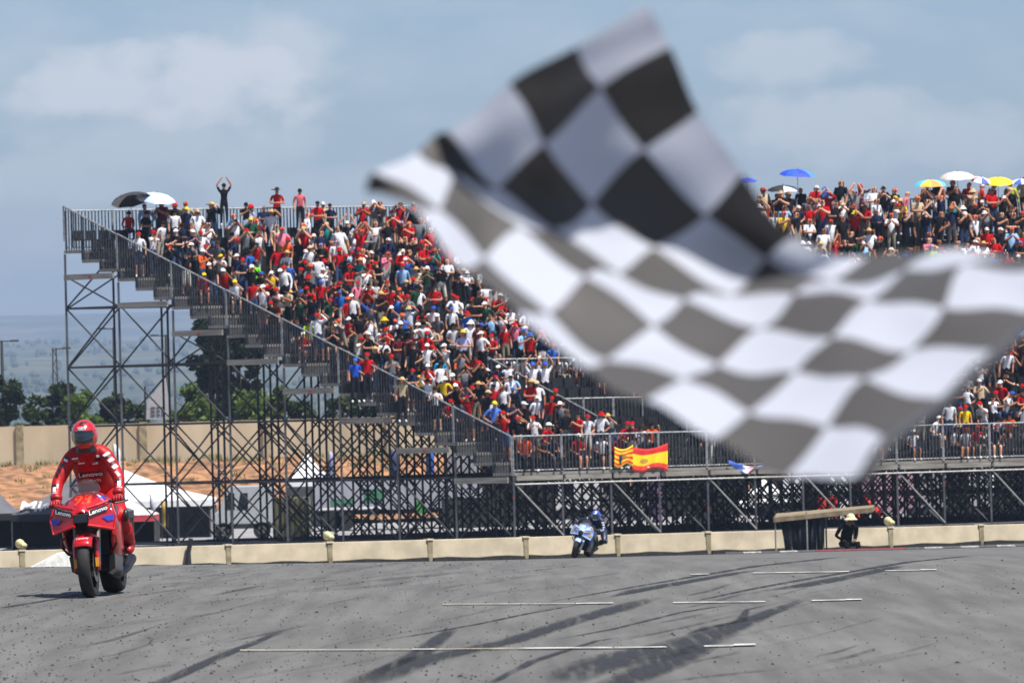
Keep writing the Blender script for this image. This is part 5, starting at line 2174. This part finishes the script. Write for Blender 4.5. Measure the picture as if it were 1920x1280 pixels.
feather('white upright banner directly behind the right arm of the red rider', 214, 832, 905, 13, 250, '#d9d9dc')
feather('short yellow upright banner behind the red motorcycle', 219, 898, 962, 14, 246, '#c8b43a')
feather('pale lilac banner right of the steep white tent', 611, 846, 905, 13, 262, '#9a96b8', 8)
feather('dark blue-grey slanted banner below the side stairs', 722, 842, 902, 16, 262, '#3b4060', 14)
feather('bright blue upright banner below the side stairs', 800, 838, 895, 15, 262, '#2456a8')
feather('purple upright banner under the stand, behind the second motorcycle', 1225, 884, 985, 18, 250, '#7a5a86')
feather('mauve upright banner under the stand, left of the purple one', 1208, 884, 950, 12, 252, '#8f7a94')
feather('small white banner between the low tents', 285, 925, 985, 10, 240, '#c4c4d2', -3)
feather('small ochre banner between the low tents', 304, 938, 990, 11, 240, '#b8964a')


def van(lab, x0, x1, ytop, Y, body, boxy=False):
    """side-on van or truck cab with windows, wheels and lamps"""
    a, b = px(x0, ytop, Y), px(x1, ytop, Y)
    gz = G(a.x, Y)
    L = b.x - a.x
    Hh = max(2.2, a.z - gz)
    t = thing('van', lab, 'van', (a.x, Y, gz), 0, 'vehicles parked behind the barrier')
    prof = [(0, .45), (0, 1.05), (.10 * L, 1.25), (.24 * L, Hh - .12), (.3 * L, Hh), (L - .05, Hh), (L, Hh - .15), (L, .45)]
    mb = MB()
    n = len(prof)
    mb.v += [(x, 0, z) for x, z in prof] + [(x, 1.9, z) for x, z in prof]
    mb.f.append(tuple(range(n)))
    mb.f.append(tuple(reversed(range(n, 2 * n))))
    mb.m += [0, 0]
    for i in range(n):
        mb.f.append((i, i + n, (i + 1) % n + n, (i + 1) % n))
        mb.m.append(0)
    obj('body', mb, body, t, bevel=.05)
    gl = mat('vehicle_glass', '#20262c', .1, spec=.8)
    for (u0, u1) in ((.2, .36), (.40, .58)):
        mb = MB()
        mb.hexa([(u0 * L, -.012, 1.25), (u1 * L, -.012, 1.25), (u1 * L, .05, 1.25), (u0 * L, .05, 1.25), ((u0 + .06) * L, -.012, Hh - .3), (u1 * L, -.012, Hh - .3), (u1 * L, .05, Hh - .3), ((u0 + .06) * L, .05, Hh - .3)])
        obj('window', mb, gl, t)
    mb = MB(); mb.box((.3 * L, -.016, .95), (.012, .012, .4)); obj('door_seam', mb, black_m, t)
    mb = MB(); mb.box((L / 2, -.02, .55), (L / 2 - .1, .03, .1)); obj('sill_trim', mb, blk, t)
    for u in (.17, .8):
        mb = MB()
        rr = .36
        mb.loft([[(u * L + rr * math.cos(q), y, rr + rr * math.sin(q)) for q in np.linspace(0, 2 * math.pi, 17)[:-1]] for y in (-.05, .2)], True, True)
        wo = obj('wheel', mb, rubber_m, t)
        mb = MB()
        mb.loft([[(u * L + .2 * math.cos(q), y, rr + .2 * math.sin(q)) for q in np.linspace(0, 2 * math.pi, 13)[:-1]] for y in (-.07, -.02)], True, True)
        obj('rim', mb, metal_m, wo)
    for xx in (.02,):
        mb = MB(); mb.box((xx, .3, .85), (.05, .2, .1)); obj('headlight', mb, white_p, t)


pale_v = mat('silver_van_paint', '#a9adb3', .35, coat=.5, var=.05)
van('silver grey van parked behind the scaffold, left of the olive container', 398, 512, 912, 238, pale_v)
van('white van parked under the stand behind the second motorcycle', 1000, 1130, 915, 252, mat('white_van_paint', '#c9c9c9', .35, coat=.5))
ct = thing('container', 'olive brown metal container standing under the scaffold', 'container', (px(512, 990, 232).x, 232, G(0, 232)))
a, b = px(512, 934, 232), px(580, 934, 232)
W, Hc = b.x - a.x, a.z - G(0, 232)
mb = MB(); mb.box((W / 2, 1.2, Hc / 2), (W / 2, 1.2, Hc / 2)); obj('box', mb, mat('olive_metal', '#6d6a4c', .7, scale=2, col2='#545238'), ct)
for i in range(7):
    mb = MB(); mb.box((W * (i + .5) / 7, -.02, Hc / 2), (.035, .018, Hc / 2 - .06)); obj('rib', mb, mat('olive_rib', '#55533a', .7), ct)
tr = thing('trailer', 'long grey lorry trailer with green stripe behind the scaffold', 'trailer', (px(590, 990, 250).x, 250, G(0, 250)))
a, b = px(590, 900, 250), px(905, 900, 250)
W, Hc = b.x - a.x, a.z - G(0, 250)
mb = MB(); mb.box((W / 2, 1.3, .9 + (Hc - .9) / 2), (W / 2, 1.3, (Hc - .9) / 2)); obj('box_body', mb, mat('grey_trailer', '#9a9aa4', .6, var=.08, scale=.8), tr)
for (u0, u1, z0, z1, m) in ((.10, .24, .5, .62, mat('green_print', '#3f7a5a', .6)), (.30, .42, .55, .8, mat('green_print', '#3f7a5a', .6)), (.02, .4, .42, .46, white_p), (.60, .66, .3, .55, mat('leaf_green_print', '#3c8a3c', .6))):
    mb = MB(); mb.box((W * (u0 + u1) / 2, -.012, Hc * (z0 + z1) / 2), (W * (u1 - u0) / 2, .01, Hc * (z1 - z0) / 2)); obj('side_print', mb, m, tr)
for u in (.1, .18, .8, .88):
    mb = MB()
    mb.loft([[(u * W + .45 * math.cos(q), y, .46 + .45 * math.sin(q)) for q in np.linspace(0, 2 * math.pi, 17)[:-1]] for y in (-.02, .3)], True, True)
    obj('wheel', mb, rubber_m, tr)
mb = MB(); mb.box((W / 2, 1.3, .8), (W / 2 - .1, 1.0, .09)); obj('chassis', mb, blk, tr)


def board(lab, x0, y0, x1, y1, Y, c, cat='banner', legs=True, name='banner_board'):
    a, b = px(x0, y1, Y), px(x1, y0, Y)
    gz = G(a.x, Y)
    t = thing(name, lab, cat, (a.x, Y, gz), 0, 'banner boards under the stand')
    W = b.x - a.x
    mb = MB(); mb.box((W / 2, 0, (a.z + b.z) / 2 - gz), (W / 2, .03, (b.z - a.z) / 2)); obj('panel', mb, mat('board_' + c[1:], c, .8, var=.12, scale=1.5), t)
    for u in (.03, .97):
        mb = MB(); mb.tube([(W * u, .06, 0), (W * u, .06, b.z - gz)], .03, 5); obj('leg', mb, dark_steel, t)
    return t


board('bright red board under the stand, behind the marshal shelter', 1532, 928, 1572, 972, 246, '#d0342e')
board('small bright red board right of the marshal shelter roof', 1582, 950, 1622, 972, 245, '#d8382f')
board('tall dull pink banner under the right half of the stand', 1618, 884, 1712, 962, 256, '#a8848e')
board('grey banner board behind the far right scaffold', 1722, 886, 1776, 975, 256, '#8d878c')
board('black mesh screen under the front corner of the stand', 985, 905, 1040, 975, 244, '#1d1d1f')
board('black mesh screen under the middle of the front deck', 1290, 895, 1370, 985, 246, '#1b1b1d')
board('dark screen under the deck right of the shelter', 1430, 940, 1530, 985, 250, '#18181a')
board('long dark screen under the far right deck', 1700, 945, 1960, 985, 250, '#1c1c1e')
board('dark screen under the stand left of the second motorcycle', 830, 930, 985, 990, 250, '#202022')
board('grey screen right of the second motorcycle under the deck', 1130, 925, 1205, 985, 256, '#6d6a70')
# long hoarding of dark and pale panels closing the yard behind the right half of the stand
ho = thing('hoarding', 'long hoarding of dark and pale panels behind the scaffold', 'fence', (px(840, 980, 264).x, 264, G(0, 264)))
rh = random.Random(9)
xh = 840
while xh < 1990:
    xe = xh + rh.choice([44, 60, 74])
    a, b = px(xh, 900, 264), px(xe, 900, 264)
    cc = rh.choice(['#1b1b1d', '#202022', '#2a292c', '#19191b', '#5a585c', '#8f8d92', '#c8c8cc', '#3a373a'])
    mb = MB()
    hh = rh.uniform(3.1, 3.45)
    mb.box(((a.x + b.x) / 2 - ho.location.x, 0, hh / 2), ((b.x - a.x) / 2 - .02, .03, hh / 2))
    obj('panel', mb, mat('hoarding_' + cc[1:], cc, .8, var=.2, scale=1.2), ho)
    xh = xe
# slanted red strip, hung under the stand
mb = MB()
p0, p1 = px(1612, 930, 244), px(1656, 968, 244)
mb.hexa([p0 + Vector((-.12, 0, 0)), p0 + Vector((.12, 0, 0)), p1 + Vector((.12, 0, 0)), p1 + Vector((-.12, 0, 0)), p0 + Vector((-.12, .04, .15)), p0 + Vector((.12, .04, .15)), p1 + Vector((.12, .04, .15)), p1 + Vector((-.12, .04, .15))])
o = obj('streamer', mb, mat('board_d8382f', '#d8382f', .8))
tag(o, 'bright red slanted streamer hanging under the stand right of the shelter', 'streamer')

# grey leaning sign above the wall
sg = px(276, 785, 306)
t = thing('sign_board', 'grey leaning sign board with dark lines of lettering above the boundary wall', 'sign', (sg.x, 306, G(sg.x, 306)))
a0, a1, a2, a3 = (px(*q, 306) - t.location for q in ((274, 786), (318, 786), (308, 714), (292, 722)))
mb = MB()
dp = Vector((0, .12, 0))
b0_ = [px(274, 786, 306), px(320, 785, 306), px(311, 708, 306), px(276, 752, 306)]
b0_ = [q - t.location for q in b0_]
mb.hexa([b0_[0], b0_[1], b0_[1] + dp, b0_[0] + dp, b0_[3], b0_[2], b0_[2] + dp, b0_[3] + dp])
so_ = obj('panel', mb, mat('grey_sign', '#a5a2a4', .8, var=.08), t)
for r_ in range(3):
    for (x0, x1) in ((282, 291), (293, 300), (302, 308)):
        mb = MB()
        y = 766 + r_ * 7 - (x0 - 282) * .03
        mb.quad(px(x0, y, 305.97) - t.location, px(x1, y, 305.97) - t.location, px(x1, y - 3, 305.97) - t.location, px(x0, y - 3, 305.97) - t.location)
        obj('lettering', mb, mat('dark_print', '#3c3c44', .8), so_)
mb = MB(); mb.tube([b0_[0] * 1.0 - Vector((.1, 0, b0_[0].z)), b0_[3] - Vector((.1, 0, -.8))], .06, 6); obj('post', mb, dark_steel, t)

# lamp and power poles behind the wall
def lamp_pole(lab, x, ytop, Y, lattice=False, arm=1):
    a = px(x, ytop, Y)
    gz = G(a.x, Y)
    h = a.z - gz
    t = thing('utility_pole', lab, 'pole', (a.x, Y, gz), 0, 'poles beyond the wall')
    mb = MB()
    if lattice:
        for s in (-.3, .3):
            mb.tube([(s, 0, 0), (s * .4, 0, h)], .06, 5)
        for i in range(12):
            z0, z1 = h * i / 12, h * (i + 1) / 12
            w0, w1 = .3 - .18 * i / 12, .3 - .18 * (i + 1) / 12
            mb.tube([(-w0 * (-1) ** i, 0, z0), (w1 * (-1) ** i, 0, z1)], .03, 4)
    else:
        mb.tube([(0, 0, 0), (0, 0, h)], [.16, .10], 8)
    obj('mast', mb, mat('dark_pole', '#3a3836', .8), t)
    mb = MB()
    mb.tube([(-.9 if arm == 2 else 0, 0, h - .1), (.9 * (1 if arm > 0 else -1), 0, h - .05)], .05, 5)
    mb.box((.9 * (1 if arm > 0 else -1), 0, h - .05), (.3, .12, .07))
    obj('lamp_arm', mb, mat('dark_pole', '#3a3836', .8), t)


lamp_pole('dark lamp pole at the left edge above the trees', 3, 638, 400, arm=2)
lamp_pole('dark lattice mast above the shrubs left of the stand', 102, 652, 420, True)
lamp_pole('slim lamp pole seen between the first scaffold legs', 213, 614, 430, arm=-1)
lamp_pole('slim lamp pole seen behind the second scaffold bay', 311, 627, 430, arm=-1)

# ================================================================== TREES
def leaf_mat(name, c1, c2):
    if name in MATS:
        return MATS[name]
    m = mat(name, c1, .7, scale=.9, col2=c2, lo=.35, hi=.65, spec=.25)
    nt = m.node_tree
    b = nt.nodes['Principled BSDF']
    t = nt.nodes.new('ShaderNodeBsdfTranslucent')
    src = b.inputs['Base Color'].links[0].from_socket
    nt.links.new(src, t.inputs['Color'])
    ms = nt.nodes.new('ShaderNodeMixShader')
    ms.inputs[0].default_value = .3
    nt.links.new(b.outputs[0], ms.inputs[1])
    nt.links.new(t.outputs[0], ms.inputs[2])
    nt.links.new(ms.outputs[0], nt.nodes['Material Output'].inputs[0])
    return m


bark = mat('tree_bark', '#4a3c2e', .95, scale=6, bump=.5)


def tree(name, lab, x, ytop, wpx, Y, leafm, seed, ybot=800, n=2600, shape='round', ls=.17, grp='trees and shrubs beyond the wall'):
    r = random.Random(seed)
    a = px(x, ytop, Y)
    gz = G(a.x, Y) - .05
    H = a.z - gz
    Rw = wpx / 2 / FPX * Y
    t = thing(name, lab, 'tree' if name.endswith('tree') else 'shrub', (a.x, Y, gz), 0, grp)
    mb = MB()
    mb.tube([(0, 0, 0), (.1 * r.uniform(-1, 1), 0, H * .4), (.2 * r.uniform(-1, 1), .1, H * .85)], [.05 * H * .5, .035 * H * .5, .012 * H], 8)
    limbs = []
    for _ in range(9):
        z0 = H * r.uniform(.15, .6)
        an = r.uniform(0, 6.28)
        e = Vector((Rw * .7 * math.cos(an), Rw * .7 * math.sin(an), z0 + H * r.uniform(.12, .3)))
        mb.tube([(0, 0, z0), e * .5 + Vector((0, 0, z0 * .5 + .1)), e], [.03 * H * .4, .02 * H * .4, .008 * H * .4], 5)
        limbs.append(e)
    obj('trunk', mb, bark, t, smooth=True)
    # leaf clumps through the volume of the crown
    cl = []
    for _ in range(34 if shape == 'round' else 80):
        f = r.random()
        if shape == 'tall':
            z = H * (.12 + .88 * f)
            rad = Rw * (math.sin(math.pi * min(1, .15 + .8 * (1 - f) ** .8)) * .9 + .1)
        else:
            z = H * (.18 + .80 * f)
            rad = Rw * math.sqrt(max(.05, 1 - ((f - .4) / .65) ** 2))
        an = r.uniform(0, 6.28)
        q = rad * math.sqrt(r.random()) * .95
        cl.append((q * math.cos(an), q * math.sin(an), z - .05 * H, Rw * r.uniform(.16, .36)))
    mb = MB()
    for _ in range(n):
        cx_, cy_, cz_, cr_ = r.choice(cl)
        while True:
            v = Vector((r.uniform(-1, 1), r.uniform(-1, 1), r.uniform(-1, 1)))
            if .25 < v.length < 1:
                break
        c = Vector((cx_, cy_, cz_)) + v * cr_
        if c.z < .15:
            continue
        e1 = Vector((r.gauss(0, 1), r.gauss(0, 1), r.gauss(0, .6))).normalized()
        e2 = e1.cross(Vector((r.gauss(0, 1), r.gauss(0, 1), r.gauss(0, 1)))).normalized()
        s = ls * r.uniform(.6, 1.4)
        mb.poly([c - e1 * s, c + e2 * s * .5, c + e1 * s, c - e2 * s * .5])
    obj('crown', mb, leafm, t)


dg_ = leaf_mat('dark_leaves', '#2f3d1c', '#1f2a14')
mg_ = leaf_mat('mid_leaves', '#48582a', '#2c3a1a')
bg_ = leaf_mat('bright_leaves', '#6b7f32', '#465a20')
cg_ = leaf_mat('conifer_leaves', '#26341f', '#182416')
tree('pine_tree', 'dark green bushy tree at the left edge behind the wall', 8, 690, 88, 322, dg_, 1, n=3600)
tree('leafy_shrub', 'low mid green shrub between the left edge tree and the lattice mast', 66, 742, 74, 318, mg_, 2)
tree('leafy_tree', 'rounded dark tree just right of the lattice mast', 118, 714, 80, 326, dg_, 3, n=3000)
tree('leafy_shrub', 'bright olive shrub straight above the red helmet', 148, 735, 100, 316, bg_, 4, n=3000)
tree('leafy_shrub', 'dark green shrub behind the first scaffold legs', 215, 742, 90, 318, dg_, 5)
tree('leafy_shrub', 'small dim shrub left of the grey sign', 258, 752, 50, 316, mg_, 6)
tree('leafy_tree', 'bright yellow-green tree right of the grey sign', 358, 716, 92, 318, bg_, 7, n=3000)
tree('cypress_tree', 'tall dark tree behind the scaffold, left of its twin', 393, 590, 84, 330, cg_, 8, n=10000, shape='tall', ls=.2)
tree('cypress_tree', 'tall dark tree behind the scaffold, right of its twin', 446, 600, 80, 332, cg_, 9, n=10000, shape='tall', ls=.2)
tree('leafy_shrub', 'bright green shrub at the foot of the tall dark trees', 468, 728, 90, 316, bg_, 10, n=2600)
tree('leafy_shrub', 'yellow-green shrub behind the middle scaffold bays', 520, 722, 60, 318, bg_, 11)
tree('leafy_shrub', 'low dark shrub behind the middle scaffold bays', 562, 748, 70, 318, mg_, 12)
tree('leafy_tree', 'mid green tree behind the side stairs', 640, 718, 84, 320, mg_, 13, n=2800)
tree('leafy_shrub', 'dark shrub right of the mid green tree, behind the side stairs', 712, 738, 76, 318, dg_, 14)
# weeds along the foot of the wall and on the bank
rg = random.Random(4)
mb = MB()
for _ in range(260):
    X = rg.uniform(-30, 16)
    Y = rg.uniform(293, 301.4) if rg.random() < .6 else rg.uniform(272, 300)
    z = bank_h(X, Y) + .18
    hh = rg.uniform(.12, .45)
    for _k in range(22):
        an, l = rg.uniform(0, 6.28), hh * rg.uniform(.5, 1.2)
        bx0, by0 = X + rg.gauss(0, .16), Y + rg.gauss(0, .16)
        mb.poly([(bx0 - .03, by0, z), (bx0 + .03, by0, z), (bx0 + math.cos(an) * l * .5, by0 + math.sin(an) * l * .5, z + l)])
wd = obj('bank_weeds', mb, mat('dry_weeds', '#6f7040', .9, scale=.6, col2='#8f8258'), kind='stuff')
tag(wd, 'dry weeds growing on the orange bank and along the wall foot', 'weeds')

# ================================================================== HAZE
hz = MB()
hz.box((0, 4850, 105), (2700, 5050, 131))
vm = bpy.data.materials.new('haze_air')
vm.use_nodes = True
nt = vm.node_tree
nt.nodes.remove(nt.nodes['Principled BSDF'])
pv = nt.nodes.new('ShaderNodeVolumePrincipled')
pv.inputs['Color'].default_value = (.42, .55, .78, 1)
pv.inputs['Density'].default_value = .00016
pv.inputs['Anisotropy'].default_value = .0
nt.links.new(pv.outputs[0], nt.nodes['Material Output'].inputs['Volume'])
haze = obj('haze', hz, vm, kind='stuff')
tag(haze, 'thin blue haze in the air fading the far hills', 'haze')
